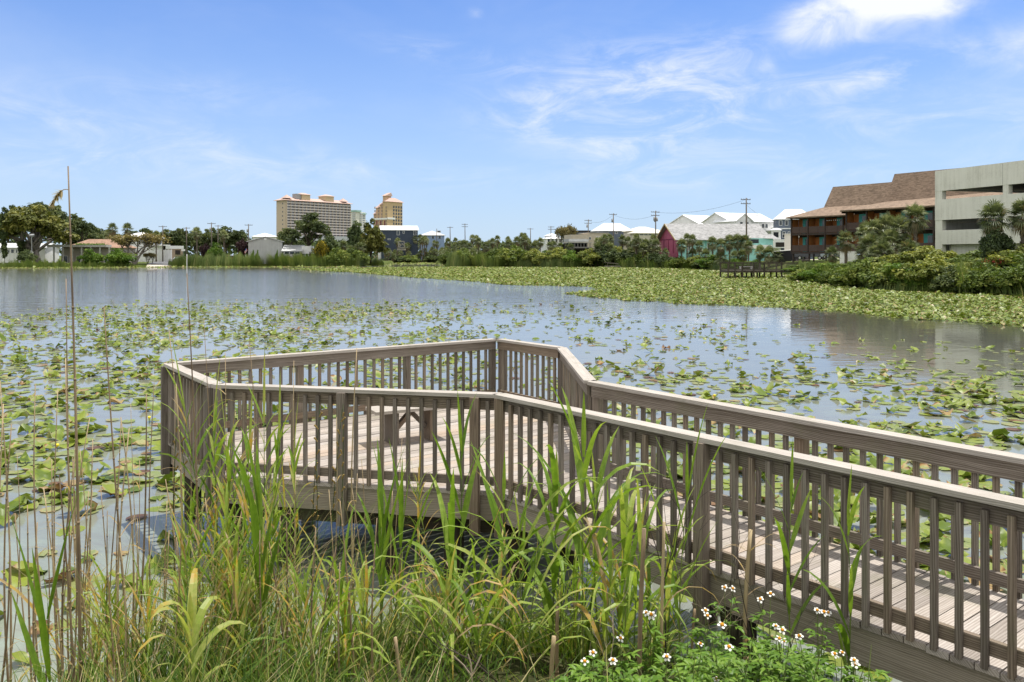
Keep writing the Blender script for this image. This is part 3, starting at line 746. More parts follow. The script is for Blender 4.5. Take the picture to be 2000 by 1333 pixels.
def plant(name, kd, loc, sx_, sz_, label, cat='tree', group=None, rz=None, part_names=('trunk', 'crown')):
    e = empty(name, loc, random.uniform(0, 6.28) if rz is None else rz, label, cat, group)
    e.scale = (sx_, sx_, sz_)
    tr, cr, _ = KIND[kd]
    obj(part_names[0], tr, e); obj(part_names[1], cr, e)
    return e
def tree(name, kd, px, py_top, Y, wpx, label, cat='tree', group=None, py_base=None, rz=None, pn=('trunk', 'crown')):
    """a unit tree at column px, its top seen at py_top, wpx wide"""
    Y = max(Y, float(shoreY(px)) + 1.2 + (px*.37 % 4)) if py_base is None else Y
    X = XX(px, Y); zb = gz(X, Y) - .05 if py_base is None else ZZ(py_base, Y)
    h = ZZ(py_top, Y) - zb; wd = wpx/F*Y
    return plant(name, kd, (X, Y, zb), wd/WID[kd], h, label, cat, group, rz, pn)
WID = {k: 1.0 for k in KIND}
for k, (tr, cr, ex) in KIND.items():
    co = np.empty(len(cr.vertices)*3, np.float32); cr.vertices.foreach_get('co', co); co = co.reshape(-1, 3)
    WID[k] = float(np.percentile(np.hypot(co[:, 0], co[:, 1]), 96)*2)
    if not k.startswith('palm'):               # make the unit tree exactly 1 tall
        zt = float(np.percentile(co[:, 2], 99.6))
        for me in (tr, cr):
            c = np.empty(len(me.vertices)*3, np.float32); me.vertices.foreach_get('co', c); c[2::3] /= zt; me.vertices.foreach_set('co', c); me.update()
def palm(px, py_top, Y, label, group=None, py_base=None, name='cabbage_palm', thin=1.0):
    Y = max(Y, float(shoreY(px)) + 1.5 + (px*.71 % 9))        # never in the water
    X = XX(px, Y); zb = gz(X, Y) - .05 if py_base is None else ZZ(py_base, Y)
    h = ZZ(py_top, Y) - zb
    k = min(range(5), key=lambda q: abs(PALMH[q]*1.0 - h)); s = h/PALMH[k]
    return plant(name, 'palm%d' % k, (X, Y, zb), s*thin*.84 if s > .6 else s*.95, s, label, 'palm', group)

def blades(name, pts, hts, wid, lean, mat, seed, seg=3, droop=.35, tints=None):
    """many grass or reed blades as one mesh; pts (n,3) feet, hts heights"""
    rng = np.random.default_rng(seed); n = len(pts)
    a = rng.uniform(0, 2*PI, n); d = np.stack([np.cos(a), np.sin(a), 0*a], 1); s = np.stack([-np.sin(a+.6), np.cos(a+.6), 0*a], 1)
    ln = np.abs(rng.normal(0, lean, n)); dr = rng.uniform(0, droop, n)*hts; w_ = wid*rng.uniform(.6, 1.4, n)
    rows = []
    for k in range(seg+1):
        u_ = k/seg
        c = pts + np.array([0, 0, 1.0])*(hts*u_)[:, None]*(1 - .25*dr[:, None]/np.maximum(hts[:, None], .01)*u_) + d*((ln*hts*u_ + dr*u_**2.2)[:, None])
        ww = (w_*(1 - u_)**.55*(.55+.45*math.sin(PI*min(1, u_+.25))))[:, None]
        rows += [c - s*ww/2, c + s*ww/2]
    V = np.stack(rows, 1)                       # n, 2(seg+1), 3
    m = 2*(seg+1); k0 = np.arange(n)[:, None]*m
    Fq = np.concatenate([np.concatenate([k0+2*k, k0+2*k+1, k0+2*k+3, k0+2*k+2], 1) for k in range(seg)])
    t = np.clip(rng.normal(.45, .2, n), 0, 1) if tints is None else tints
    return np_mesh(name, V.reshape(-1, 3), Fq, [mat], np.repeat(t, m))
# ------------------------------------------------------------------ buildings
GL = glass('window_glass'); WHITE = plain('white_paint', (.80, .80, .78), .5, .08); TRIM = plain('trim_white', (.78, .79, .78), .5, .06)
DARKT = plain('dark_trim', (.035, .028, .025), .7, .3); SILL = plain('sill', (.6, .6, .58), .6, .1)
class House:
    def __init__(s, name, label, cat, px0, Y0, px1, Y1, base, dep, wall, group=None):
        a = Vector((XX(px0, Y0), Y0)); b = Vector((XX(px1, Y1), Y1)); d = b-a
        s.L = d.length; s.D = dep; s.a = a; s.d = d.normalized(); s.e = empty(name, (a.x, a.y, base), math.atan2(d.y, d.x), label, cat, group); s.base = base; s.wm = wall; s.Y0 = Y0
    def z(s, py, Y=None): return ZZ(py, Y or s.Y0) - s.base
    def walls(s, h, x0=0, x1=None, y0=0, y1=None, z0=-.6, mat=None, name='wall'):
        x1 = s.L if x1 is None else x1; y1 = s.D if y1 is None else y1
        b = MB(); b.box(x0, x1, y0, y1, z0, h); return b.obj(name, mat or s.wm, s.e)
    def gable(s, h, hr, mat, x0=0, x1=None, y0=0, y1=None, along='x', ov=.45, wall=None, th=.18, name='roof'):
        """gable roof; ridge along x or y; the gable triangles are walls"""
        x1 = s.L if x1 is None else x1; y1 = s.D if y1 is None else y1
        b = MB()
        if along == 'x':
            ym = (y0+y1)/2; k = (hr-h)/(ym-y0)
            for sg, ye in ((1, y0), (-1, y1)):
                yo = ye - sg*ov; zo = h - k*ov
                V = [(x0-ov, yo, zo), (x1+ov, yo, zo), (x1+ov, ym, hr), (x0-ov, ym, hr)]
                V = V + [(p[0], p[1], p[2]+th) for p in V]
                b.add(V, [(3,2,1,0),(4,5,6,7),(0,1,5,4),(1,2,6,5),(2,3,7,6),(3,0,4,7)])
            for x in (x0, x1): g = MB(); g.add([(x, y0, h), (x, y1, h), (x, ym, hr-.02)], [(0, 1, 2)]); g.obj('gable_wall', wall or s.wm, s.e)
        else:
            xm = (x0+x1)/2; k = (hr-h)/(xm-x0)
            for sg, xe in ((1, x0), (-1, x1)):
                xo = xe - sg*ov; zo = h - k*ov
                V = [(xo, y0-ov, zo), (xo, y1+ov, zo), (xm, y1+ov, hr), (xm, y0-ov, hr)]
                V = V + [(p[0], p[1], p[2]+th) for p in V]
                b.add(V, [(3,2,1,0),(4,5,6,7),(0,1,5,4),(1,2,6,5),(2,3,7,6),(3,0,4,7)])
            for y in (y0, y1): g = MB(); g.add([(x0, y, h), (x1, y, h), (xm, y, hr-.02)], [(0, 1, 2)]); g.obj('gable_wall', wall or s.wm, s.e)
        return b.obj(name, mat, s.e)
    def hip(s, h, hr, mat, x0=0, x1=None, y0=0, y1=None, ov=.5, ridge=None, name='roof'):
        x1 = s.L if x1 is None else x1; y1 = s.D if y1 is None else y1
        x0 -= ov; x1 += ov; y0 -= ov; y1 += ov; b = MB(); hw = min(x1-x0, y1-y0)/2 if ridge is None else ridge
        z = h - .05; zb = z - .16
        if x1-x0 >= y1-y0: r0, r1 = (x0+hw, (y0+y1)/2, hr), (x1-hw, (y0+y1)/2, hr)
        else: r0, r1 = ((x0+x1)/2, y0+hw, hr), ((x0+x1)/2, y1-hw, hr)
        V = [(x0, y0, z), (x1, y0, z), (x1, y1, z), (x0, y1, z), r0, r1, (x0, y0, zb), (x1, y0, zb), (x1, y1, zb), (x0, y1, zb)]
        if x1-x0 >= y1-y0: Fs = [(0, 1, 5, 4), (1, 2, 5), (2, 3, 4, 5), (3, 0, 4)]
        else: Fs = [(0, 1, 4), (1, 2, 5, 4), (2, 3, 5), (3, 0, 4, 5)]
        Fs += [(6, 7, 1, 0), (7, 8, 2, 1), (8, 9, 3, 2), (9, 6, 0, 3), (9, 8, 7, 6)]
        b.add(V, Fs); return b.obj(name, mat, s.e)
    def win(s, x0, x1, z0, z1, y=0.0, frame=None, pane=None, side=None, name='window', fw=.1):
        """window on the front wall (y), or on the left end (side='l') where x runs along y"""
        fm = frame or TRIM; pm = pane or GL
        if side == 'l':
            w = bx(name, s.e, fm, -.07, -.005, x0, x1, z0, z1); bxc('pane', w, pm, -.09, -.072, x0+fw, x1-fw, z0+fw, z1-fw)
        elif side == 'r':
            w = bx(name, s.e, fm, s.L+.005, s.L+.07, x0, x1, z0, z1); bxc('pane', w, pm, s.L+.072, s.L+.09, x0+fw, x1-fw, z0+fw, z1-fw)
        else:
            w = bx(name, s.e, fm, x0, x1, y-.07, y-.005, z0, z1); bxc('pane', w, pm, x0+fw, x1-fw, y-.09, y-.072, z0+fw, z1-fw)
        return w
    def box(s, name, mat, x0, x1, y0, y1, z0, z1): return bx(name, s.e, mat, x0, x1, y0, y1, z0, z1)
    def wrow(s, n, z0, z1, x0, x1, w=1.0, y=0.0, **k):
        for i in range(n):
            c = x0 + (x1-x0)*(i+.5)/n; s.win(c-w/2, c+w/2, z0, z1, y, **k)
RW = metalroof('white_metal_roof', (.84, .85, .86)); RG = shingle('grey_shingle', (.29, .29, .29)); RB = shingle('brown_shingle', (.34, .21, .14)); RT = shingle('terracotta_shingle', (.31, .20, .145))
RGW = metalroof('pale_grey_roof', (.55, .56, .56)); SAL = plain('salmon_tile', (.50, .36, .31), .8, .15)

# --- tall hotel with balconies
def tower_wide():
    h = House('hotel_tower', 'wide sand coloured beachfront tower with rows of balconies and pinkish roof', 'hotel', 558, 800, 684, 862, 0, 15, plain('tower_sand', (.52, .43, .335), .8, .08))
    T = ZZ(391, 800); fl = 21; fh = T/fl
    LAV = plain('tower_recess', (.37, .355, .37), .8, .1); RAIL = plain('tower_rail', (.52, .48, .465), .7, .06)
    h.walls(T); h.box('recess_wall', LAV, .8, h.L-.8, -.15, -.02, 0, T-2)
    nb = 17; bw_ = (h.L-1.2)/nb
    for k in range(nb+1): h.box('pier', h.wm, .35+k*bw_, .72+k*bw_, -1.7, -.16, 0, T-1.2)
    for k in range(1, fl): 
        b = h.box('balcony', RAIL, .35, h.L-.45, -1.95, -1.72, k*fh-.3, k*fh+.75)
    cells = [(k, q) for k in range(fl-1, 5, -1) for q in range(nb)]
    DOORG = glass('tower_glass', (.10, .11, .14), .15)
    for (k, q) in cells[:100]:
        x = .8 + q*bw_; h.box('window', DOORG, x+.5, x+bw_-1.0, -.22, -.16, k*fh+.05, k*fh+fh*.8)
    b = MB()
    for (k, q) in cells[100:]:
        x = .8 + q*bw_; b.box(x+.5, x+bw_-1.0, -.22, -.16, k*fh+.05, k*fh+fh*.8)
    tag(b.obj('window_rows', DOORG, h.e), kind='stuff')
    for k in range(12): h.win(4, 5.6, T-4-k*fh*1.5, T-2.4-k*fh*1.5, side='l', frame=h.wm)
    h.hip(T, T+3.4, SAL, ov=2.2, ridge=7)
    YEL = plain('tower_yellow', (.56, .45, .30), .8, .08)
    for f in (.31, .68):
        x = h.L*f; g = h.box('roof_pavilion', YEL, x-5, x+5, 1, 13, T+.5, T+6.5)
        m = MB(); m.add([(x-6.4, 0, T+6.5), (x+6.4, 0, T+6.5), (x+6.4, 14, T+6.5), (x-6.4, 14, T+6.5), (x-1.5, 7, T+8.6), (x+1.5, 7, T+8.6)], [(0, 1, 5, 4), (1, 2, 5), (2, 3, 4, 5), (3, 0, 4), (3, 2, 1, 0)]); m.obj('pavilion_roof', SAL, h.e)
    h.box('plant_room', plain('grey_metal', (.3, .3, .31), .7, .2), h.L*.17, h.L*.245, 2, 8, T+2, T+7)
    for f in (0.03, .9):
        x = h.L*f; m = MB(); m.add([(x-3, -1, T+2), (x+5, -1, T+2), (x+5, 7, T+2), (x-3, 7, T+2), (x+1, 3, T+5.6)], [(0, 1, 4), (1, 2, 4), (2, 3, 4), (3, 0, 4), (3, 2, 1, 0)]); m.obj('corner_turret', SAL, h.e)
    h.box('podium', plain('podium_grey', (.42, .44, .47), .8, .1), 0, h.L, -8, -2, 0, ZZ(461, 820))
tower_wide()
def tower_white():
    h = House('apartment_tower', 'slim white apartment tower with pale green roof between two bigger towers', 'apartment tower', 696, 1090, 714, 1110, 0, 14, plain('tower_white', (.70, .69, .62), .8, .06))
    T = ZZ(414, 1090); h.walls(T); GRN = plain('pale_green', (.33, .50, .45), .7, .1); fh = T/20
    h.box('roof_slab', GRN, -1.5, h.L*.45, -1.5, 15.5, T, T+2.2); h.box('roof_slab', GRN, h.L*.45+.1, h.L+1.5, -1, 15, T-2.5, T-1.2)
    for k in range(8, 20):
        h.box('balcony', plain('balcony_pale', (.46, .48, .50), .7, .1), h.L*.35, h.L*.62, -1.2, -.02, k*fh, k*fh+1.6)
        h.box('balcony', plain('balcony_pale', (.46, .48, .50), .7, .1), -1.4, -.02, 1.5, 6, k*fh, k*fh+1.5)
        h.win(h.L*.72, h.L*.9, k*fh+.4, k*fh+2.2, pane=glass('tower_glass'), frame=h.wm)
tower_white()
def tower_orange():
    Y0 = 700
    OR = plain('tower_orange', (.56, .42, .25), .8, .08); ORS = plain('tower_peach', (.58, .40, .27), .8, .08); MAR = plain('tower_maroon', (.20, .07, .08), .8, .12)
    h = House('condominium_tower', 'ochre and peach stepped tower with salmon roofs and maroon strips', 'condominium tower', 757, Y0, 786, Y0+16, 0, 5.5, OR)
    T = ZZ(394, Y0); fh = T/17
    h.walls(T); h.box('band', TRIM, -.3, h.L*.5, -.35, -.02, T-15, T-13.4)
    # left-hand wing, receding in steps
    h.walls(T-2.5, 0.01, h.L*.8, 5.6, 9, mat=ORS, name='wing'); h.walls(T-5, 0.01, h.L*.7, 9.1, 13.2, mat=ORS, name='wing'); h.walls(T-10.5, .01, h.L*.6, 13.3, 15.8, mat=ORS, name='wing')
    for (y0, y1, tp, xw) in ((0, 5.5, T, h.L), (5.6, 9, T-2.5, h.L*.8), (9.1, 13.2, T-5, h.L*.7), (13.3, 15.8, T-10.5, h.L*.6)):
        m = MB(); zz = tp+.02; m.add([(-1, y0-.8, zz), (xw+1.4, y0-.8, zz), (xw+1.4, y1+.3, zz), (-1, y1+.3, zz), (xw*.3, (y0+y1)/2, zz+3.6), (xw*.7, (y0+y1)/2, zz+3.6)], [(0, 1, 5, 4), (1, 2, 5), (2, 3, 4, 5), (3, 0, 4), (3, 2, 1, 0)]); m.obj('roof', SAL, h.e)
    h.box('lift_tower', ORS, 1, 8, 3.2, 6.2, T, T+5); m = MB(); m.add([(0, 2.4, T+5), (9, 2.4, T+5), (9, 6.8, T+5), (0, 6.8, T+5), (7.5, 2.6, T+8), (7.5, 6.6, T+8)], [(0, 1, 4), (1, 2, 5, 4), (2, 3, 5), (3, 0, 4, 5), (3, 2, 1, 0)]); m.obj('roof', SAL, h.e)
    for y0 in (2.6, 7, 11.4): h.box('maroon_strip', MAR, -.5, -.02, y0, y0+1.1, 0, T-16)
    for y0 in (1, 5.8, 9.6, 13.6): 
        for k in range(7, 16): h.box('loggia', plain('loggia_grey', (.30, .24, .22), .7, .1), -.35, -.015, y0, y0+1, k*fh, k*fh+fh*.6)
    h.box('band', TRIM, -.6, -.52, 0, 15.8, T-15.2, T-13.8)
    for c in range(4):
        for k in range(7, 16):
            x = h.L*(.36+.17*c); h.box('window', GL, x, x+1.9, -.1, -.02, k*fh+.6, k*fh+2.4)
    for k in range(6, 16): h.box('balcony', ORS, h.L+.02, h.L+1.5, 2, 10, k*fh, k*fh+1.3)
tower_orange()

# --- motel and parking deck at the pond's edge
def motel():
    BRN = plain('motel_brown', (.050, .036, .030), .75, .3, 2); ORG = siding('motel_orange', (.36, .14, .04), .16, .6); TEAL = plain('motel_teal', (.07, .36, .34), .6, .15)
    SLATB = siding('motel_rail', (.075, .05, .042), .14, .7, True); ROOF = shingle('motel_roof', (.225, .165, .12), .3)
    h = House('motel', 'two storey brown motel on stilts with orange walled balconies under a steep shingle roof', 'motel', 1546, 133, 1640, 125.3, 3.6, 12, BRN)
    L = 46.0; h.L = L
    S = [(-.0, 12.8, 0.0, 0.0, 2.9, 5.5), (12.8, L, -3.5, .05, 3.1, 5.95)]
    for (x0, x1, y, z0, zm, ze) in S:
        h.box('core_wall', BRN, x0+.1, x1-.1, y+1.7, 11, z0, ze)
        h.box('balcony_floor', BRN, x0, x1, y-.05, y+1.69, z0-.3, z0); h.box('balcony_floor', BRN, x0, x1, y-.04, y+1.69, zm-.3, zm)
        h.box('eave_beam', BRN, x0-.3, x1, y-.06, y+.2, ze-.25, ze+.02)
        nb = round((x1-x0)/3.2); w = (x1-x0)/nb
        for k in range(nb+1):
            x = x0+k*w; h.box('balcony_post', BRN, x-.1, x+.1, y-.1, y+.1, z0, ze-.26)
            if k < nb:
                h.box('divider', ORG, x-.05, x+.05, y+.15, y+1.62, z0+.02, ze-.3)
                for zz_ in (z0, zm):
                    h.box('balcony_rail', SLATB, x+.11, x+w-.11, y-.03, y+.03, zz_+.05, zz_+1.05)
                    h.box('balcony_wall', ORG, x+.06, x+w*.26, y+1.63, y+1.69, zz_+.01, zz_+2.3); h.box('balcony_wall', ORG, x+w*.72, x+w-.06, y+1.63, y+1.69, zz_+.01, zz_+2.3)
                    d = h.box('balcony_door', TEAL, x+w*.265, x+w*.715, y+1.63, y+1.69, zz_+.01, zz_+2.3)
                    bxc('pane', d, GL, x+w*.44, x+w*.64, y+1.605, y+1.627, zz_+.1, zz_+2.05)
    for k in range(5):
        for yy in (.1, 5, 10): h.box('stilt', BRN, .1+k*3.1, .3+k*3.1, yy, yy+.2, -3, -.31)
    for k in range(10):
        h.box('stilt', BRN, 13+k*3.3, 13.25+k*3.3, -3.4, -3.15, -3, -.3)
    # lower skirt roof, then the steep upper roof with its raised part
    def slab(pts, name, th=.2):
        m = MB(); V = [Vector(p) for p in pts]; n = (V[1]-V[0]).cross(V[2]-V[0]).normalized(); n = n if n.z > 0 else -n
        W = [tuple(p) for p in V] + [tuple(p - n*th) for p in V]; k = len(V)
        m.add(W, [tuple(range(k)), tuple(reversed(range(k, 2*k)))] + [(i, (i+1) % k, k+(i+1) % k, k+i) for i in range(k)]); m.obj(name, ROOF, h.e)
    slab([(-.7, -.7, 5.5), (13.2, -.7, 5.5), (13.2, 4, 7.1), (3.0, 4, 7.1)], 'skirt_roof')
    slab([(-.7, -.7, 5.5), (3.0, 4, 7.1), (3.0, 8, 7.1), (-.7, 12.7, 5.5)], 'skirt_roof')
    slab([(12.3, -4.3, 5.95), (L+.5, -4.3, 5.95), (L+.5, 4.01, 8.3), (13.5, 4.01, 7.35), ], 'skirt_roof')
    m = MB(); m.add([(12.35, -4.0, 5.8), (13.4, 3.9, 7.2), (13.4, 3.9, 5.5), (12.35, -4, 5.5)], [(0, 1, 2, 3)]); m.obj('skirt_end', BRN, h.e)
    slab([(3.0, 4, 7.05), (14.2, 4, 7.05), (14.2, 5.6, 10.4), (3.5, 5.6, 10.4)], 'steep_roof')
    slab([(3.0, 4, 7.05), (3.5, 5.6, 10.4), (3.5, 6.6, 10.4), (3.0, 8, 7.05)], 'steep_roof')
    slab([(13.7, 3.98, 7.0), (L, 3.98, 7.0), (L, 5.9, 11.6), (14.1, 5.9, 11.6)], 'steep_roof')
    slab([(13.7, 3.98, 7.0), (14.1, 5.9, 11.6), (14.1, 6.8, 11.6), (13.7, 8, 7.0)], 'steep_roof')
    m = MB(); m.box(3.6, L, 5.7, 11, 6.9, 10.2); m.obj('roof_core', ROOF, h.e); m = MB(); m.box(14.2, L, 6, 11, 10.2, 11.4); m.obj('roof_core', ROOF, h.e)
    # string of bulbs on the third balcony
    cb = MB(); cb.tube([(6.55, .02, 4.86), (8, .02, 4.83), (9.4, .02, 4.86)], .015, 4); cb = cb.obj('light_string', DARKT, h.e)
    for k in range(7): bx('bulb', cb, WHITE, 6.7+k*.38, 6.79+k*.38, -.02, .07, 4.72, 4.82)
motel()
def garage():
    t = NT('garage_concrete'); p = t.pos()
    n1 = t.noise(p, .35, 6, .65); st = t.noise(t.mapv(p, (2.2, 2.2, .12)), 1.3, 5, .6); fin = t.noise(p, 6, 4, .7)
    f = t.math('ADD', t.math('MULTIPLY', n1, .4), t.math('ADD', t.math('MULTIPLY', st, .4), t.math('MULTIPLY', fin, .2)))
    t.base(t.ramp(f, [(.28, (.44, .43, .36)), (.5, (.69, .685, .60)), (.7, (.78, .775, .69))])); t.rough(.9, .15); t.bump(fin, .15, .01)
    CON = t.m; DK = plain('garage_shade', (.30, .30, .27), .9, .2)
    h = House('parking_garage', 'pale concrete parking deck with long dark openings beside the motel', 'parking garage', 1826, 95, 2000, 84, 2.6, 26, CON)
    L = 46.0; B = 2.6
    zt, o1b, o1t, o2t, o2b, lo = 12.68-B, 9.38-B, 10.35-B, 7.04-B, 5.87-B, 4.28-B
    h.box('parapet', CON, 0, L, 0, .3, o1t+.003, zt); h.box('spandrel', CON, 0, L, 0, .3, o2t, o1b); h.box('spandrel', CON, .95, L, .02, .3, lo, o2b)
    cols = [0] + [1.0 + 8.66*k + 8.0 for k in range(5)]
    for k, x in enumerate(cols):
        w = 1.0 if k == 0 else .66
        h.box('column', CON, x, x+w, .03, .6, o1b+.003, o1t); h.box('column', CON, x, x+w, .04, .6, o2b+.003 if k else lo-1.5, o2t-.003)
    h.box('end_wall', CON, .0, .25, .31, 26, -2, o2t-.2); h.box('end_wall', CON, 0, .25, .31, 26, o2t-.15, o1b-.1); h.box('end_wall', CON, 0, .25, .31, 26, o1t+.1, zt-.1)
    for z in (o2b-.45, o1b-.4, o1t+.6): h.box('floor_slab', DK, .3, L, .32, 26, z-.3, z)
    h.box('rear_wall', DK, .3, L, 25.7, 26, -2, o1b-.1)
    h.box('lower_wall', CON, 1.2, L, .9, 1.2, -2, lo-.01)
    for k in range(4): h.box('wall_joint', DARKT, 1.35+k*4.1, 1.39+k*4.1, .88, .895, -2, lo-.02)
    h.box('panel_joint', DK, 8.98, 9.02, -.004, -.001, o1t+.05, zt-.05)
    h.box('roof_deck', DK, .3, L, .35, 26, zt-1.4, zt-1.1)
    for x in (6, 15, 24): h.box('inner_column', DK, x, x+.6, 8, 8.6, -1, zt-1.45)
garage()

# --- long pink and teal lodge
def lodge():
    PINK = siding('pink_siding', (.40, .095, .16), .3, .65, True); TEAL = siding('teal_siding', (.30, .62, .59), .3, .6, True); TR = plain('teal_trim', (.16, .44, .42), .6, .1); YTR = plain('ochre_fascia', (.45, .34, .15), .7, .15)
    PD = plain('pink_dark', (.20, .03, .07), .7, .1)
    Y0 = 203; D = 16
    h = House('lodge', 'long two storey lodge with pink gable end and teal side under a grey shingle roof', 'lodge', 1325, Y0, 1499, Y0+2.5, 1.0, D, TEAL)
    e = h.z(466, Y0); r = h.z(438.5, Y0+8); L = h.L
    h.walls(e, x0=.03, z0=-1); h.box('end_wall', PINK, -.02, .02, 0, D, -1, e); h.gable(e, r, RG, wall=PINK, ov=1.1)
    k = (r-e)/(D/2)
    for y0 in (-1.1, D+1.1):
        b = MB(); b.beam((-1.13, y0, e-1.1*k+.02), (-1.13, D/2, r+.02), .06, .36); b.obj('barge_board', YTR, h.e)
    h.box('gable_band', PD, -.08, -.025, -.1, D+.1, e-.25, e)
    for y in (.1, 4, 8, 12, D-.1): h.box('pilaster', PD, -.1, -.03, y-.15, y+.15, -1, e-.26)
    h.box('balcony_band', PINK, -.3, -.03, .2, D-.2, 1.6, 2.5)
    for y in (1.6, 5.5, 9.5): h.win(y, y+1.4, .0, 1.4, side='l', frame=PD)
    n = 14
    for q in range(n): h.box('pilaster', TR, q*L/n+.35, q*L/n+.55, -.08, -.005, -1, e-.05)
    for q in range(1, n, 3): h.win(q*L/n+.75, q*L/n+1.5, e*.5, e*.82)
    for q in range(2, n, 3): h.box('door', TR, q*L/n+.75, q*L/n+1.5, -.05, -.005, -.2, 1.9)
    h.walls(e, L*.71, L, -3.2, -.09, -1, name='porch_wall'); h.box('porch_rail', WHITE, L*.69, L-.3, -3.6, -3.3, h.z(486), h.z(479))
    h.win(L*.75, L*.84, h.z(475.5), h.z(468), y=-3.2, frame=DARKT)
    m = MB(); m.add([(L*.49, -.6, e+.2), (L+1, -4.2, e-.1), (L+1, -.6, e+1.0), (L*.65, 2.1, e+2.1)], [(0, 1, 2, 3)]); m.obj('porch_roof', RG, h.e)
lodge()

# --- white and slate houses on the rise behind the lodge
WS = siding('white_siding', (.84, .84, .84), .22); SL = siding('slate_siding', (.135, .165, .22), .22); CR = siding('cream_stucco', (.66, .61, .51), .9); NV = siding('navy_siding', (.045, .062, .095), .2); BG = plain('beige_stucco', (.52, .46, .37), .8, .12)
def simple(name, label, px0, Y0, px1, Y1, dep, ye, yr, wall, roof, rtype='hip', wins=(), base=None, cat='house', ridge=None, rows=()):
    if base is None: base = gz(XX(px0, Y0), Y0)
    h = House(name, label, cat, px0, Y0, px1, Y1, base, dep, wall)
    e = h.z(ye); r = h.z(yr); h.walls(e)
    if rtype == 'hip': h.hip(e, r, roof, ridge=ridge)
    elif rtype == 'gx': h.gable(e, r, roof)
    elif rtype == 'gy': h.gable(e, r, roof, along='y')
    elif rtype == 'flat': h.box('roof', roof, -.25, h.L+.25, -.25, dep+.25, e+.003, r)
    for (n, z0, z1, w) in rows: h.wrow(n, h.z(z0), h.z(z1), h.L*.06, h.L*.94, w)
    for (a, b, y1, y0) in wins: h.win(h.L*a, h.L*b, h.z(y0), h.z(y1))
    return h
h = simple('beach_house', 'white house with white gabled metal roof at the far side of the utility pole', 1364, 252, 1420, 260, 12, 437, 419.5, WS, RW, 'gx', rows=[(3, 441, 448, 1.1)])
h = simple('beach_house', 'white two storey house with ribbed white metal roof and paired dark windows', 1425, 236, 1511, 243, 12, 432, 415, WS, RW, 'gx', wins=[(.72, .785, 436, 445), (.8, .865, 436, 445)])
h.walls(h.z(432), -.4, 5.2, -3.2, -.05, name='front_wing'); h.gable(h.z(432), h.z(419), RW, -.4, 5.2, -3.3, 6, along='y'); h.win(.9, 2.0, h.z(440), h.z(434), y=-3.2); h.win(3.0, 4.1, h.z(440), h.z(434), y=-3.2)
h.box('deck_rail', WHITE, h.L*.82, h.L+2.2, -2.2, -2.0, h.z(449), h.z(444)); h.box('deck_floor', WHITE, h.L*.82, h.L+2.2, -2.2, 3, h.z(451), h.z(449.3))
h = simple('beach_house', 'slate blue house with white trim and white metal roof next to the motel', 1517, 226, 1590, 224, 9, 428, 408, SL, RW, 'hip', wins=[(.06, .15, 431, 441), (.22, .31, 431, 441), (.15, .24, 453, 465), (.3, .36, 453, 465)], ridge=3.2)
h.box('belt_board', TRIM, -.05, h.L+.05, -.12, -.005, h.z(448), h.z(446)); h.walls(h.z(450), -1.5, .9, -1.6, -.13, name='bay_wall', mat=WS); h.win(-1.1, .4, h.z(465), h.z(453.5), y=-1.6); h.hip(h.z(449.5), h.z(446), RW, -1.5, .9, -1.6, -.14, ov=.3)
h.box('ground_floor', WS, -1.8, h.L*.5, -2.2, -1.65, h.z(485), h.z(468)); h.box('carport_opening', DARKT, -.5, 4.6, -2.24, -2.21, h.z(483), h.z(474))
simple('white_annex', 'low white wall block beside the slate blue house', 1532, 165, 1546, 164, 6, 458, 457, plain('white_render', (.66, .65, .6), .8, .1), TRIM, 'flat')
h = simple('beach_house', 'cream house with wide hipped cream metal roof and dormer between the two tall poles', 1234, 245, 1291, 247, 7, 451, 442.5, CR, metalroof('cream_metal_roof', (.74, .70, .58)), 'hip', ridge=4)
h.hip(h.z(456), h.z(450.5), metalroof('cream_metal_roof', (0, 0, 0)), -1, h.L+1, -5, -.1, name='porch_roof', ridge=2.4); h.walls(h.z(456), -.6, h.L+.6, -4.6, -.2, name='porch_wall'); h.win(h.L*.55, h.L*.72, h.z(453.5), h.z(450.5)); h.wrow(6, h.z(461), h.z(458), .5, h.L-.5, 1.2, y=-4.6)
h = simple('beach_house', 'slate house with steep bright white hipped roof behind the palms', 1169, 260, 1233, 262, 7, 450.5, 435.5, SL, RW, 'hip', wins=[(.5, .58, 452, 457)], ridge=3.2)
h = simple('black_house', 'flat roofed dark grey block beside the bare round tree', 1130, 285, 1165, 286, 12, 452, 450.5, plain('charcoal_render', (.06, .062, .07), .7, .2), DARKT, 'flat', rows=[(4, 455, 459, 1.3)])
h = simple('beige_building', 'beige flat roofed commercial block with small dark windows above the porch restaurant', 1149, 250, 1187, 251, 12, 456, 455, BG, plain('beige_cap', (.6, .55, .47), .7, .1), 'flat', wins=[(.03, .14, 463, 469), (.4, .5, 462, 465), (.68, .8, 462, 465), (.55, .62, 462, 465)])
h.walls(h.z(459), -5.6, -.1, -1, 8, name='side_block')
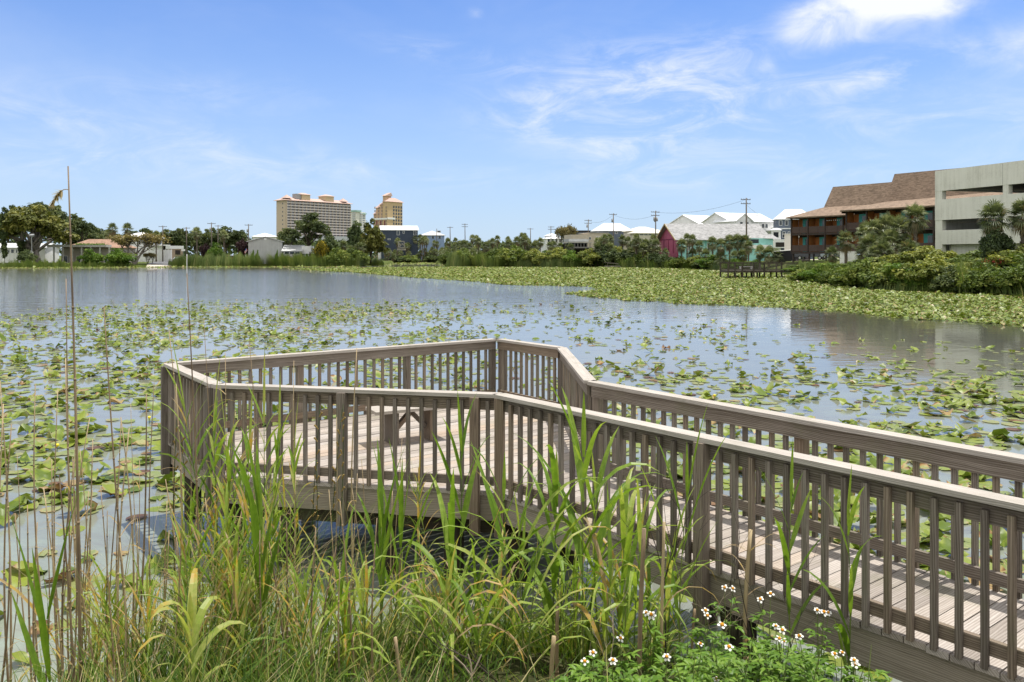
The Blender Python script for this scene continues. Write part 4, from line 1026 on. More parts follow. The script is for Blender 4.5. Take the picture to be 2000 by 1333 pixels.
def porch():
    h = House('waterside_restaurant', 'low dark waterside restaurant with open porch and pale flat roof', 'restaurant', 1111, 228, 1153, 229, 1.2, 10, plain('porch_dark', (.05, .04, .035), .8, .3))
    h.walls(h.z(475), y0=3); h.box('porch_roof', plain('porch_roof', (.42, .43, .42), .7, .15), -.4, h.L+.4, -.5, 3.4, h.z(475), h.z(474)); h.box('roof', plain('porch_roof', (0, 0, 0)), .9, h.L+.5, 3.5, 10, h.z(472), h.z(466.5))
    h.box('porch_floor', DARKT, -.3, h.L+.3, -.4, 2.95, h.z(487), h.z(485)); h.box('porch_rail', plain('rail_grey', (.24, .23, .22), .8, .2), -.3, h.L+.3, -.4, -.32, h.z(484.8), h.z(482.5))
    for k in range(8): h.box('porch_post', plain('rail_grey', (0, 0, 0)), -.2+k*h.L/7, -.04+k*h.L/7, -.28, -.12, h.z(484.8), h.z(475.1))
    h.wrow(5, h.z(482), h.z(477), .3, h.L-.3, .9, y=3, frame=DARKT)
porch()
h = simple('beach_house', 'small white house with lantern top and white hipped roof far behind the shrubs', 1066, 330, 1100, 331, 12, 466, 460, WS, RW, 'hip', rows=[(4, 468, 473, 1.0)], ridge=3)
h.walls(h.z(460), h.L*.18, h.L*.72, 2, 9, h.z(466), name='lantern'); h.hip(h.z(460), h.z(455.5), RW, h.L*.18, h.L*.72, 2, 9, ridge=3); h.wrow(4, h.z(465), h.z(461.5), h.L*.2, h.L*.7, .8, y=2)
# --- houses across the pond
h = simple('navy_house', 'navy blue house with long pale metal roof under the ochre tower', 745, 330, 816, 333, 12, 449.5, 441, NV, RW, 'gx', wins=[(.42, .5, 451, 459.5), (.585, .635, 451, 456.5), (.88, .955, 451, 459.5), (.17, .25, 466.5, 469)])
h.walls(h.z(449), -.9, -.05, 1, 8, name='side_porch', mat=WS)
h = simple('blue_house', 'pale blue house with low grey hipped roof and roof lantern beyond the palm thicket', 823, 360, 868, 362, 13, 459.5, 450.5, siding('pale_blue', (.24, .33, .52), .25), RGW, 'hip', rows=[(3, 462, 466, 1.2)], ridge=4)
h.walls(h.z(450), h.L*.74, h.L*.9, 5, 8, h.z(454), name='lantern', mat=RGW); h.box('pane', GL, h.L*.76, h.L*.88, 4.9, 4.98, h.z(453), h.z(450.6))
GB = siding('grey_board', (.46, .47, .46), .35, .8, True)
h = simple('grey_barn', 'plain grey gabled barn facing the pond across the reeds', 485, 232, 551, 234, 14, 472, 463, GB, plain('grey_roof_trim', (.55, .56, .56), .7, .1), 'gy')
h.box('gable_vent', TRIM, h.L/2-.32, h.L/2+.32, -.06, -.005, h.z(469), h.z(464.8))
h = simple('white_house', 'white house with white hipped roof showing above the grey barn', 494, 272, 540, 274, 12, 462, 455, WS, RW, 'hip', ridge=4); h.box('side_deck', WHITE, h.L+.1, h.L+2.6, 1, 6, h.z(463.6), h.z(462.6)); h.box('deck_post', WHITE, h.L+2.2, h.L+2.5, 1, 1.3, h.z(473), h.z(463.7))
h = simple('low_annex', 'low grey roofed annex on the side of the grey barn', 553, 232, 588, 232.5, 9, 490.5, 480, plain('annex_wall', (.5, .5, .48), .8, .1), RGW, 'gx', rows=[(3, 492, 496, 1.4)]); h.box('white_end', WHITE, h.L+.1, h.L+2.6, 1, 7, h.z(496), h.z(481))
def ranch():
    W1 = plain('ranch_wall', (.34, .31, .27), .8, .15)
    h = House('ranch_house', 'low ranch house with terracotta hipped roof and flat vine covered veranda', 'house', 100, 235, 232, 236, .9, 12, W1)
    e = h.z(483.5); h.walls(e, x0=2, y0=3.0); h.hip(e, h.z(466.5), RT, x0=2.5, y0=3.2, ridge=5)
    GRYT = plain('veranda_grey', (.40, .40, .37), .8, .2)
    h.box('veranda_roof', GRYT, -1, h.L*.82, -.4, 3.4, h.z(483), h.z(478.5))
    for k in range(7): h.box('veranda_post', GRYT, .6+k*2.55, .95+k*2.55, -.2, .1, -.2, h.z(483.05))
    for a, b in ((.1, .17), (.2, .25), (.3, .36), (.42, .47), (.6, .66), (.72, .77)): h.win(h.L*a, h.L*b, .05, 2.0, y=3.0)
    h.box('chimney_brick', plain('brick_brown', (.2, .09, .07), .9, .3), h.L*.36+.2, h.L*.41, 2.85, 2.98, -.1, 2.4)
    p = np.random.default_rng(9); n = 500; C = np.stack([p.uniform(6.5, 14.5, n), p.uniform(-.5, 2.5, n), h.z(478.5)+np.abs(p.normal(0, .18, n))], 1); N = p.normal(size=(n, 3)); N /= np.linalg.norm(N, axis=1, keepdims=True)
    V, Fq, T = leaf_quads(C, N, .2, p, p.uniform(0, 1, n)); obj('vine', np_mesh('vine', V, Fq, [L_BRIGHT], T), h.e)
ranch()
h = simple('white_cottage', 'white cottage with grey roof and dark windows at the foot of the big spreading tree', -20, 236, 88, 238, 10, 484.5, 476, WS, RGW, 'gx', wins=[(.33, .36, 487, 495), (.38, .44, 487, 495), (.47, .50, 487, 495), (.15, .2, 487, 495)])
h = simple('white_house', 'two storey white house with bright blue shutters behind the white board fence', 258, 282, 318, 290, 11, 464, 453.5, WS, RW, 'hip', ridge=4, wins=[(.55, .6, 466, 472)])
for k in range(3): h.box('shutter', plain('shutter_blue', (.02, .15, .35), .5, .1), h.L*(.66+.11*k), h.L*(.73+.11*k), -.1, -.005, h.z(476), h.z(466))
h.box('porch', WHITE, h.L*.6, h.L+1.5, -2.5, -.2, h.z(480), h.z(478)); h.box('porch_post', WHITE, h.L+.9, h.L+1.2, -2.4, -2.1, h.z(488), h.z(480.05))
h = simple('tan_garage', 'small tan garage with white flat roof beside the boat ramp road', 333, 268, 357, 270, 7, 486.5, 480.5, plain('tan_render', (.36, .28, .20), .8, .1), TRIM, 'flat'); h.box('garage_opening', DARKT, h.L*.38, h.L*.8, -.06, -.005, h.z(498), h.z(489))
def fence(px0, Y0, px1, Y1, y0, y1, label, mat, n):
    b = gz(XX(px0, Y0), Y0); h = House('board_fence', label, 'fence', px0, Y0, px1, Y1, b, .1, mat)
    h.box('panel', mat, 0, h.L, 0, .05, .05, h.z(y1))
    for k in range(n+1): h.box('post', mat, k*h.L/n-.08, k*h.L/n+.08, -.06, .11, -.3, h.z(y1)+.12)
fence(301, 262, 335, 258, 502, 488.5, 'tall white board fence beside the boat ramp', siding('fence_white', (.78, .79, .8), .25, .5, True), 6)
fence(205, 275, 300, 270, 502, 492, 'white board fence behind the small leafing tree', siding('fence_white', (0, 0, 0)), 12)
# ------------------------------------------------------------------ road, ramp, poles, docks, vehicles
def strip(name, pts, width, mat, z=.02, label=None):
    V = []
    for i, (px, Y) in enumerate(pts):
        X = XX(px, Y); V += [(X - width/2, Y, gz(X-width/2, Y)+z+.15), (X + width/2, Y, gz(X+width/2, Y)+z+.15)]
    Fs = np.array([[2*i, 2*i+1, 2*i+3, 2*i+2] for i in range(len(pts)-1)])
    return tag(obj(name, np_mesh(name, V, Fs, [mat])), label, kind='structure')
ASP = plain('asphalt', (.13, .13, .135), .9, .25, .8); CONC = plain('ramp_concrete', (.52, .47, .40), .9, .15, 1)
strip('boat_ramp', [(308, 213.5), (309, 216), (311, 219), (312, 222)], 6.4, CONC, .0, 'pale concrete boat ramp going into the pond')
strip('road', [(312, 222.3), (314, 232), (322, 250), (345, 275), (390, 300)], 6.5, ASP, .01, 'grey asphalt lane behind the boat ramp')
SANDM = plain('sand_lot', (.55, .49, .40), .95, .15, .6)
V = []; 
for (px, Y) in [(1500, 163), (1560, 150), (1720, 132), (1720, 146), (1600, 162), (1500, 176)]: X = XX(px, Y); V.append((X, Y, gz(X, Y)+.25))
tag(obj('sandy_path', np_mesh('sandy_path', V, np.array([[0, 1, 2, 3, 4, 5]]), [SANDM])), 'pale sandy car park under the motel', kind='structure')
POLE = plain('pole_wood', (.13, .11, .09), .9, .3, 4); STEEL = plain('steel_grey', (.32, .33, .34), .5, .15)
def pole(px, ytop, Y, label, arms=1, tr=0, r=.15, lamp=False):
    X = XX(px, Y); zb = gz(X, Y); h = ZZ(ytop, Y) - zb
    e = empty('utility_pole', (X, Y, zb), random.uniform(-.5, .5), label, 'utility pole', 'utility poles round the pond')
    b = MB(); b.tube([(0, 0, -.2), (random.uniform(-.1, .1), 0, h*.5), (0, 0, h)], [r*1.2, r, r*.75], 8); b.obj('shaft', POLE, e, True)
    for k in range(arms):
        a = MB(); z = h - .35 - k*.9; a.beam((-1.2, 0.2, z), (1.2, .2, z), .12, .14); ar = a.obj('crossarm', POLE, e)
        for x in (-1.1, -.45, .45, 1.1):
            i = MB(); i.tube([(x, .2, z+.07), (x, .2, z+.28)], [.06, .045], 6); i.obj('insulator', STEEL, ar)
    for k in range(tr):
        t = MB(); x = (-.38, .38, 0)[k]; t.tube([(x, .32 if k == 2 else 0, h-2.6-k*.15), (x, .32 if k == 2 else 0, h-1.6-k*.15)], .24, 10); t.obj('transformer', STEEL, e, True)
    if lamp:
        t = MB(); t.tube([(0, 0, h*.72), (1.4, 0, h*.745), (2.6, 0, h*.742)], .05, 6); l = t.obj('lamp_arm', STEEL, e); t = MB(); t.box(2.3, 3.1, -.14, .14, h*.735-.1, h*.735+.02); t.obj('lamp_head', STEEL, l)
PL = [(318, 441, 258, 'grey pole beside the white board fence', 1, 0), (364, 444, 262, 'thin pole just behind the fluffy palm by the ramp', 1, 0), (413, 435, 255, 'pole with transformer between the two shoreline palms', 1, 1), (426, 440, 300, 'short thin pole just past the transformer pole', 1, 0), (485.5, 438, 262, 'dark pole at the corner of the grey barn', 1, 1),
      (129, 437, 240, 'pale pole with boxes beside the spreading tree', 1, 1), (853, 447, 350, 'short pole over the blue house roof', 0, 0), (879, 443, 330, 'thin pole over the palm thicket', 1, 0), (908, 437, 320, 'leaning pole with crossarm over the palm thicket', 2, 0), (1036, 446, 330, 'small crossarm pole behind the tall palm clump', 1, 0),
      (1076, 442, 310, 'slim crossarm pole beside the bare round tree', 2, 0), (1088, 447, 330, 'short thin pole touching the bare round tree', 1, 0), (1149, 429, 265, 'pole above the beige commercial block', 2, 1), (1198, 417, 240, 'pole in front of the bright white hipped roof', 1, 1), (1280.5, 412, 215, 'tall pole with three transformers left of the pink gable', 2, 3), (1457.5, 387, 180, 'tallest pole with street lamp arm above the grey lodge roof', 2, 0)]
for q, (px, yt, Y, lb, a, tr) in enumerate(PL): pole(px, yt, Y, lb, a, tr, .17, q == len(PL)-1)
def wire(a, b, label, sag=1.2):
    (pxa, ya, Ya), (pxb, yb, Yb) = a, b; p, q = P(pxa, ya, Ya), P(pxb, yb, Yb); m = MB()
    m.tube([p.lerp(q, k/12) - Vector((0, 0, sag*4*(k/12)*(1-k/12))) for k in range(13)], .022, 4); tag(m.obj('power_line', DARKT), label, 'power line', 'sagging power lines')
wire((318, 444, 258), (364, 447, 262), 'sagging wire from the fence pole to the palm pole'); wire((1280.5, 415, 215), (1457.5, 390, 180), 'wire from the transformer pole to the street lamp pole'); wire((1198, 420, 240), (1280.5, 420, 215), 'wire between the two poles by the white hipped roof'); wire((1149, 432, 265), (1198, 420, 240), 'wire from the beige block to the hipped roof'); wire((1457.5, 400, 180), (1530, 440, 165), 'wire dropping from the street lamp pole to the houses', .8)
# birdhouse post and garden lamp
e = empty('birdhouse', (XX(62, 218), 218, gz(XX(62, 218), 218)), 0, 'grey martin house on a pole in front of the spreading tree', 'birdhouse'); b = MB(); h_ = ZZ(462, 218)-gz(XX(62, 218), 218); b.tube([(0, 0, -.1), (0, 0, h_)], .09, 8); b.obj('pole', STEEL, e); b = MB(); b.box(-.5, .5, -.35, .35, h_, h_+.32); bo = b.obj('house_box', STEEL, e); b = MB(); b.add([(-.62, -.45, h_+.322), (.62, -.45, h_+.322), (.62, .45, h_+.322), (-.62, .45, h_+.322), (-.62, 0, h_+.62), (.62, 0, h_+.62)], [(0, 1, 5, 4), (2, 3, 4, 5), (0, 4, 3), (1, 2, 5), (3, 2, 1, 0)]); b.obj('roof', STEEL, e)
def signpost(px, ytop, Y, w, hgt, label, mat, name='sign'):
    X = XX(px, Y); zb = gz(X, Y); h = ZZ(ytop, Y)-zb; e = empty(name, (X, Y, zb), 0, label, 'sign'); b = MB(); b.tube([(0, 0, -.1), (0, 0, h)], .05, 6); b.obj('post', STEEL, e); b = MB(); b.box(-w/2, w/2, -.08, -.055, h-hgt, h); b.obj('panel', mat, e)
signpost(358, 487, 245, 1.1, .6, 'small white board on a post behind the reeds', WHITE); signpost(7, 505, 214, .4, 1.6, 'white marker board at the waterline under the spreading tree', WHITE)
e = empty('marker_post', (XX(365, 150), 150, 0), 0, 'white topped marker stake in the far water by the reeds', 'stake')
b = MB(); b.tube([(0, 0, -.4), (0, 0, ZZ(503, 150)), (0, 0, ZZ(497, 150))], [.06, .06, .1], 6); b.obj('stake', WHITE, e)
def flag():
    Y = 226; X = XX(476, Y); zb = gz(X, Y); e = empty('flag', (X, Y, zb), 0, 'small striped red white and blue flag on a short staff beside the grey barn', 'flag')
    b = MB(); b.tube([(0, 0, -.1), (.75, 0, ZZ(485, Y)-zb)], .04, 6); b.obj('staff', STEEL, e)
    REDM = plain('flag_red', (.55, .04, .05), .7, .05); BLU = plain('flag_blue', (.03, .06, .25), .7, .05); top = ZZ(485, Y)-zb; b = MB()
    for k in range(7): z = top - .12 - k*.16; b.add([(.55-.06*k, -.05, z), (1.05-.1*k, -.1, z-.3), (1.05-.1*k, -.1, z-.46), (.55-.06*k, -.05, z-.16)], [(0, 1, 2, 3)], m=k % 2)
    b.add([(.55, -.06, top-.12), (.8, -.085, top-.27), (.62, -.085, top-.78), (.37, -.06, top-.6)], [(0, 1, 2, 3)], m=2)
    b.obj('cloth', [REDM, WHITE, BLU], e)
flag()
RUB = plain('tyre_rubber', (.02, .02, .021), .9, .2); RIM = plain('wheel_rim', (.5, .5, .5), .4, .1)
def paint(name, c):
    t = NT(name); t.base(c); t.rough(.3, .5); t.b.inputs['Coat Weight'].default_value = .6; return t.m
def car(px, Y, rz, z, label, col, kindc='car', name='parked_car', group='cars parked beyond the pond'):
    e = empty(name, (XX(px, Y), Y, z), rz, label, kindc, group)
    prof = [(-2.25, .35), (2.2, .35), (2.3, .62), (2.15, .85), (1.15, .98), (.45, 1.45), (-1.1, 1.5), (-1.95, 1.02), (-2.3, .95)] if kindc == 'car' else [(-2.7, .5), (2.6, .5), (2.7, .95), (2.55, 1.15), (1.35, 1.25), (.75, 1.85), (-.75, 1.88), (-.85, 1.2), (-2.7, 1.2)]
    def slab(pf, y0, y1): 
        m = MB(); n = len(pf); V = [(x, y0, z_) for x, z_ in pf] + [(x, y1, z_) for x, z_ in pf]
        m.add(V, [tuple(range(n)), tuple(reversed(range(n, 2*n)))] + [(i, n+i, n+(i+1) % n, (i+1) % n) for i in range(n)]); return m
    body = slab(prof, -.86, .86).obj('body', col, e)
    gp = [(.98, 1.0), (.42, 1.4), (-1.05, 1.44), (-1.7, 1.05)] if kindc == 'car' else [(1.2, 1.28), (.7, 1.78), (-.65, 1.8), (-.72, 1.28)]
    for y in (-.885, .865): slab(gp, y, y+.02).obj('side_window', GL, e)
    for x in ((-1.4, 1.4) if kindc == 'car' else (-1.75, 1.75)):
        for y in (-.93, .75):
            w_ = MB(); w_.tube([(x, y, .34), (x, y+.18, .34)], .36, 16); wo_ = w_.obj('wheel', RUB, e); w_ = MB(); w_.tube([(x, y-.012, .34), (x, y+.192, .34)], .2, 12); w_.obj('rim', RIM, wo_)
    for y in (-.65, .5): bx('headlight', e, WHITE, 2.2, 2.33, y, y+.18, .66, .8)
    return e
car(452, 228, R(8), gz(XX(452, 228), 228)+1.05, 'red car showing over the reeds beside the grey barn', paint('red_paint', (.42, .05, .05)))
car(1632, 140, R(-52), gz(XX(1632, 140), 140)+.3, 'silver car under the motel stilts', paint('silver_paint', (.35, .4, .45)))
car(1585, 146, R(-40), gz(XX(1585, 146), 146)+.28, 'dark pickup truck parked under the first motel bays', paint('black_paint', (.02, .02, .025)), 'pickup truck', 'pickup_truck')
car(1279, 208, R(5), gz(XX(1279, 208), 208)+.6, 'white van-like car beside the pink gable end', paint('white_car_paint', (.75, .76, .77)))
car(350, 262, R(80), gz(XX(345, 262), 262)+.1, 'pale car in the mouth of the tan garage', paint('grey_paint', (.4, .42, .44)))
def trailer():
    Y = 152; X = XX(1514, Y); zb = gz(X, Y) + .25; e = empty('cargo_trailer', (X, Y, zb), R(-6), 'black enclosed cargo trailer with white top edge and twin wheels', 'trailer')
    L = 6.2; b = MB(); b.box(0, L, 0, 2.1, .5, 2.5); b.obj('body', paint('trailer_black', (.018, .018, .024)), e)
    b = MB(); b.add([(-.05, -.06, 2.5), (L+.05, -.06, 2.95), (L+.05, 2.16, 2.95), (-.05, 2.16, 2.5), (-.05, -.06, 2.62), (L+.05, -.06, 3.1), (L+.05, 2.16, 3.1), (-.05, 2.16, 2.62)], [(3,2,1,0),(4,5,6,7),(0,1,5,4),(1,2,6,5),(2,3,7,6),(3,0,4,7)]); b.obj('top_edge', WHITE, e)
    b = MB(); b.add([(0, 0, 2.5), (L, 0, 2.5), (L, 0, 2.95), (L, 2.1, 2.95), (L, 2.1, 2.5), (0, 2.1, 2.5)], [(0, 1, 2), (1, 4, 3, 2), (5, 3, 4)]); b.obj('raised_nose', paint('trailer_black2', (.018, .018, .024)), e)
    for x in (3.2, 4.05):
        w_ = MB(); w_.tube([(x, -.2, .38), (x, .02, .38)], .38, 18); wo_ = w_.obj('wheel', RUB, e, True); w_ = MB(); w_.tube([(x, -.215, .38), (x, -.19, .38)], .22, 14); w_.obj('rim', RIM, wo_)
    b = MB(); b.tube([(2.7, -.14, .45), (2.85, -.14, .8), (3.6, -.14, .86), (4.4, -.14, .8), (4.55, -.14, .45)], .05, 6); b.obj('mudguard', STEEL, e)
trailer()
def bin_(px, Y, w, label):
    X = XX(px, Y); z0 = ZZ(508, Y); z1 = ZZ(492, Y); e = empty('storage_cabinet', (X, Y, z0), R(-30), label, 'cabinet'); b = MB(); b.box(-w/2, w/2, 0, .9, -.6, z1-z0); bo = b.obj('body', WHITE, e); bx('door', e, plain('cabinet_door', (.7, .71, .7), .5, .06), -w/2+.08, w/2-.08, -.02, -.002, .1, z1-z0-.12); bx('lid', e, SILL, -w/2-.05, w/2+.05, -.05, .95, z1-z0+.002, z1-z0+.07)
bin_(1646, 104, .7, 'white storage cabinet left of the narrow palm trunk'); bin_(1664, 104, 1.0, 'white storage cabinet right of the narrow palm trunk')
W_OLD = wood('old_dock_timber', (.03, .024, .02), (.07, .058, .048), (.13, .115, .10)); W_OLD2 = wood('old_dock_baluster', (.09, .08, .065), (.17, .155, .13), (.26, .24, .21))
def dock():
    Y0 = 109.5; x0 = XX(1422, Y0); x1 = XX(1552, Y0); zd = ZZ(528.5, Y0); zr = ZZ(513, Y0)
    e = empty('fishing_dock', (x0, Y0, 0), R(1), 'dark timber fishing dock on thin piles at the edge of the lily field', 'dock'); L = x1-x0
    b = MB(); b.box(0, 4.4, 0, 4, zd-.3, zd); b.box(4.42, L+6, .6, 2.6, zd-.28, zd-.003); b.obj('deck', W_OLD, e)
    r = MB(); 
    for (a, c, y) in ((0, 4.4, 0), (4.4, L+6, .6), (0, 4.4, 4), (4.4, L+6, 2.6)): r.beam((a, y, zr), (c, y, zr), .14, .07); r.beam((a, y, zr-.14), (c, y, zr-.14), .04, .09); r.beam((a, y, zd+.12), (c, y, zd+.12), .04, .12)
    r.beam((0, 0, zr-.002), (0, 4, zr-.002), .14, .07); r.beam((0, 0, zd+.12), (0, 4, zd+.12), .04, .1); ro = r.obj('railing', W_OLD, e)
    for x, y in ((0, 0), (.05, 4), (.95, .0), (1.9, 0), (3.4, 0), (5.0, .6), (7.3, .6), (9.4, .6), (5.0, 2.6), (7.3, 2.6), (2.0, 4), (4.3, 4)):
        p_ = MB(); p_.beam((x, y-.06, -.5), (x, y-.06, zr-.03), .17, .17, up=(1, 0, 0)); p_.obj('post', W_OLD, e)
    for x, y in ((1.55, 2), (2.45, 2.2), (3.05, 2), (3.6, 1.4), (4.5, 2), (6.2, 1.6)):
        p_ = MB(); p_.tube([(x, y, -.5), (x, y, zd-.25)], .1, 8); p_.obj('pile', W_OLD, e)
    bb = MB(); bb.beam((0, 0, 0), (0, 0, zr-zd-.2), .04, .04, up=(1, 0, 0)); bme = bb.mesh('baluster', W_OLD2)
    k = 0; x = .12
    while x < 10.2:
        y = 0 if x < 4.4 else .6
        obj('baluster', bme, ro, (x, y-.03, zd+.07)); x += .135
    b = MB(); b.box(2.2, 4.0, 2.2, 2.6, zd+.42, zd+.47); b.box(2.3, 2.4, 2.2, 2.6, zd, zd+.42); b.box(3.8, 3.9, 2.2, 2.6, zd, zd+.42); b.obj('fixed_bench', WHITE, e)
dock()
def platform():
    Y = 196; X = XX(1182, Y); e = empty('small_platform', (X, Y, 0), R(0), 'tiny old timber platform with one sagging rail at the reed edge', 'platform'); z = ZZ(520.5, Y); b = MB(); b.box(0, 3.6, 0, 1.6, z-.12, z+.08); b.obj('deck', W_OLD2, e)
    for x in (0, .6, 3.3):
        for y in (.1, 1.5): b = MB(); b.beam((x+.1, y, -.4), (x+.1, y, z+(.9 if x == .6 and y > 1 else -.12)), .14, .14, up=(1, 0, 0)); b.obj('post', W_OLD, e)
    b = MB(); b.beam((-.1, 1.5, z+.95), (3.3, 1.5, z+.62), .1, .1); b.beam((.6, .1, z+.75), (3.2, .1, z+.5), .08, .08); b.obj('rail', W_OLD2, e)
platform()
e = empty('timber_frame', (XX(778, 300), 300, ZZ(484, 300)), 0, 'grey timber frame standing in the palm thicket below the navy house', 'frame'); b = MB(); s_ = 300/F
for (a, c, d_, f_) in ((0, 0, 1, 12), (12, 0, 11, 12), (1, 12, 12, 12), (1, 6, 12, 6), (1, 0, 8, 8), (0, 0, 12, 0)): b.beam((a*s_, 0, c*s_), (d_*s_, 0, f_*s_), .3, .3)
b.obj('lattice', plain('grey_timber', (.3, .28, .25), .9, .2), e); bx('foot_wall', e, plain('grey_timber', (0, 0, 0)), -.5, 13*s_, .5, 2, -1, -.35)

# ------------------------------------------------------------------ trees and shrubs round the pond
tree('shade_tree', 'spreading', 62, 401, 226, 138, 'huge spreading shade tree with olive crown and several trunks', rz=.3)
for q, (px, yt, Y, w_, lb) in enumerate([(18, 402, 262, 46, 'dark pine rising just behind the shade tree at the frame edge'), (78, 396, 262, 44, 'tall dark pine peeping over the shade tree crown'), (-40, 398, 255, 60, 'dark pine beyond the frame edge'), (122, 414, 275, 56, 'dark pine on the slope past the shade tree'), (158, 432, 285, 56, 'lower dark pine over the ranch house roof'), (186, 447, 300, 44, 'small dark pine behind the ranch house')]): tree('pine_tree', 'pine%d' % (q % 3), px, yt, Y, w_, lb, 'pine')
tree('ivy_column', 'column', 8, 414, 222, 14, 'narrow dark ivy clad trunk at the edge of the cottage'); tree('ivy_column', 'column', 43, 470, 224, 16, 'short ivy clad trunk under the shade tree')
for (px, yt, Y, lb) in [(221, 436, 246, 'taller palm of the pair behind the ranch house'), (250, 436, 250, 'second palm of the pair behind the ranch house'), (305, 451, 258, 'small palm in front of the blue shuttered house'), (385, 444, 228, 'fluffy palm between the two thin poles'), (438, 450, 226, 'rounded palm in front of the purple shrub'), (212, 448, 256, 'shadowed palm left of the palm pair')]: palm(px, yt, Y, lb)
tree('leafing_tree', 'bare', 264, 456, 222, 104, 'small multi trunk tree with sparse brownish leaves'); tree('leafing_tree', 'bare', 1108, 440, 268, 46, 'round bare tree beside the beige commercial block'); tree('leafing_shrub', 'bare', 288, 494, 226, 22, 'leggy young shrub by the white fence'); tree('leafing_shrub', 'bare', 297, 495, 228, 16, 'smaller leggy shrub against the white fence')
for (px, yt, Y, w_, kd, lb) in [(175, 487, 214.5, 46, 'bush0', 'round bright green bush at the water below the ranch house'), (233, 486, 214.5, 60, 'bush0', 'broad bright green bush at the water below the leafing tree'), (50, 489, 216, 36, 'bush2', 'dark bush under the shade tree')]: tree('round_bush', kd, px, yt, Y, w_, lb, 'bush', pn=('stems', 'crown'))
tree('purple_shrub', 'purple', 470, 470, 236, 34, 'rounded dark purple shrub left of the grey barn', 'shrub', pn=('stems', 'crown')); tree('purple_shrub', 'purple', 398, 478, 236, 24, 'dark purple shrub behind the fluffy palm', 'shrub', pn=('stems', 'crown')); tree('green_shrub', 'bush0', 422, 475, 231, 34, 'bright green shrub between the shoreline palms', 'shrub', pn=('stems', 'crown'))
tree('flowering_shrub', 'gold', 628, 471, 224, 32, 'golden flowering shrub right of the umbrella pine', 'shrub', pn=('stems', 'crown')); 
for px, lb in ((494, 'tiny round topiary in front of the grey barn'), (503, 'second tiny topiary in front of the grey barn'), (541, 'rounder topiary at the barn corner')): tree('topiary', 'bush0', px, 489, 224, 9, lb, 'shrub', pn=('stems', 'crown'))
tree('umbrella_pine', 'pine0', 606, 417, 234, 80, 'large umbrella pine standing before the sand coloured tower', 'pine'); tree('pine_tree', 'pine1', 564, 446, 240, 44, 'bushy dark pine left of the umbrella pine', 'pine'); tree('magnolia', 'magnolia', 724, 430, 222, 54, 'glossy magnolia before the ochre tower', 'tree'); tree('round_tree', 'tree1', 698, 434, 262, 46, 'round dark tree behind the magnolia'); tree('round_tree', 'tree2', 646, 463, 232, 46, 'olive tree right of the umbrella pine'); tree('round_tree', 'tree1', 588, 470, 245, 30, 'dark filler tree under the umbrella pine')
for px, yt, w_, lb in [(332, 449, 52, 'dark tree behind the white fence'), (352, 447, 30, 'dark tree beyond the tan garage'), (410, 446, 40, 'far dark tree between the poles'), (440, 443, 48, 'far dark tree rising over the rounded palm'), (466, 450, 40, 'far dark tree left of the barn pole'), (205, 448, 40, 'far dark tree behind the palm pair'), (284, 447, 50, 'far dark tree behind the shuttered house'), (500, 470, 30, 'green tree beside the white hipped house'), (382, 452, 40, 'far dark tree behind the fluffy palm'), (100, 402, 60, 'big dark pine between the shade tree and the slope'), (140, 420, 60, 'dark pine in the middle of the slope'), (168, 438, 54, 'round dark pine low on the slope'), (236, 458, 50, 'dark tree between the paired palms'), (262, 452, 44, 'dark tree over the leafing tree'), (318, 455, 44, 'dark tree behind the fence pole'), (540, 466, 40, 'dark tree just past the white hipped roof'), (515, 470, 40, 'dark tree behind the white hipped roof')]: tree('pine_tree', 'pine%d' % (int(px) % 3), px, yt, 330, w_*1.15, lb, 'pine')
# a low wood behind everything on the far shore, too dense to count
def treeline(name, pts, seed, label, mat, size=1.0, n=9000, thick=14):
    rng = np.random.default_rng(seed); C = []; Tn = []
    px = np.array([p[0] for p in pts], float); yt = np.array([p[1] for p in pts], float); Yd = np.array([p[2] for p in pts], float)
    s = rng.uniform(px[0], px[-1], n); Y = np.interp(s, px, Yd) + rng.uniform(0, thick, n); lump = .5+.5*np.sin(s*.31+seed)*np.sin(s*.127+1) 
    top = CZ + (HZ - np.interp(s, px, yt) - 5*lump + 4*rng.random(n)**2)/F*Y; base = ground_z((s-1000)/F*Y, Y)
    z = base + (top-base)*rng.random(n)**.55; C = np.stack([(s-1000)/F*Y, Y, z], 1)
    N = rng.normal(size=(n, 3)); N[:, 1] -= .6; N[:, 2] += .5; N /= np.linalg.norm(N, axis=1, keepdims=True)
    V, Fq, T = leaf_quads(C, N, size, rng, np.clip(.4+.3*np.sin(s*.4+z)+rng.normal(0, .15, n), 0, 1)); tag(obj(name, np_mesh(name, V, Fq, [mat], T)), label, kind='stuff')
treeline('far_wood', [(-900, 430, 420), (-100, 425, 400), (130, 440, 360), (200, 460, 360), (330, 458, 360), (480, 464, 340), (600, 470, 330), (760, 474, 420), (1060, 476, 430), (1300, 478, 400), (1550, 480, 330)], 1, 'dark wood along the horizon behind the houses', L_DARK, 1.3, 14000, 25)
treeline('far_wood', [(1900, 470, 130), (2100, 440, 110), (2500, 430, 100), (3200, 420, 90)], 5, 'dark wood beyond the parking deck', L_DARK, .8, 5000, 20)
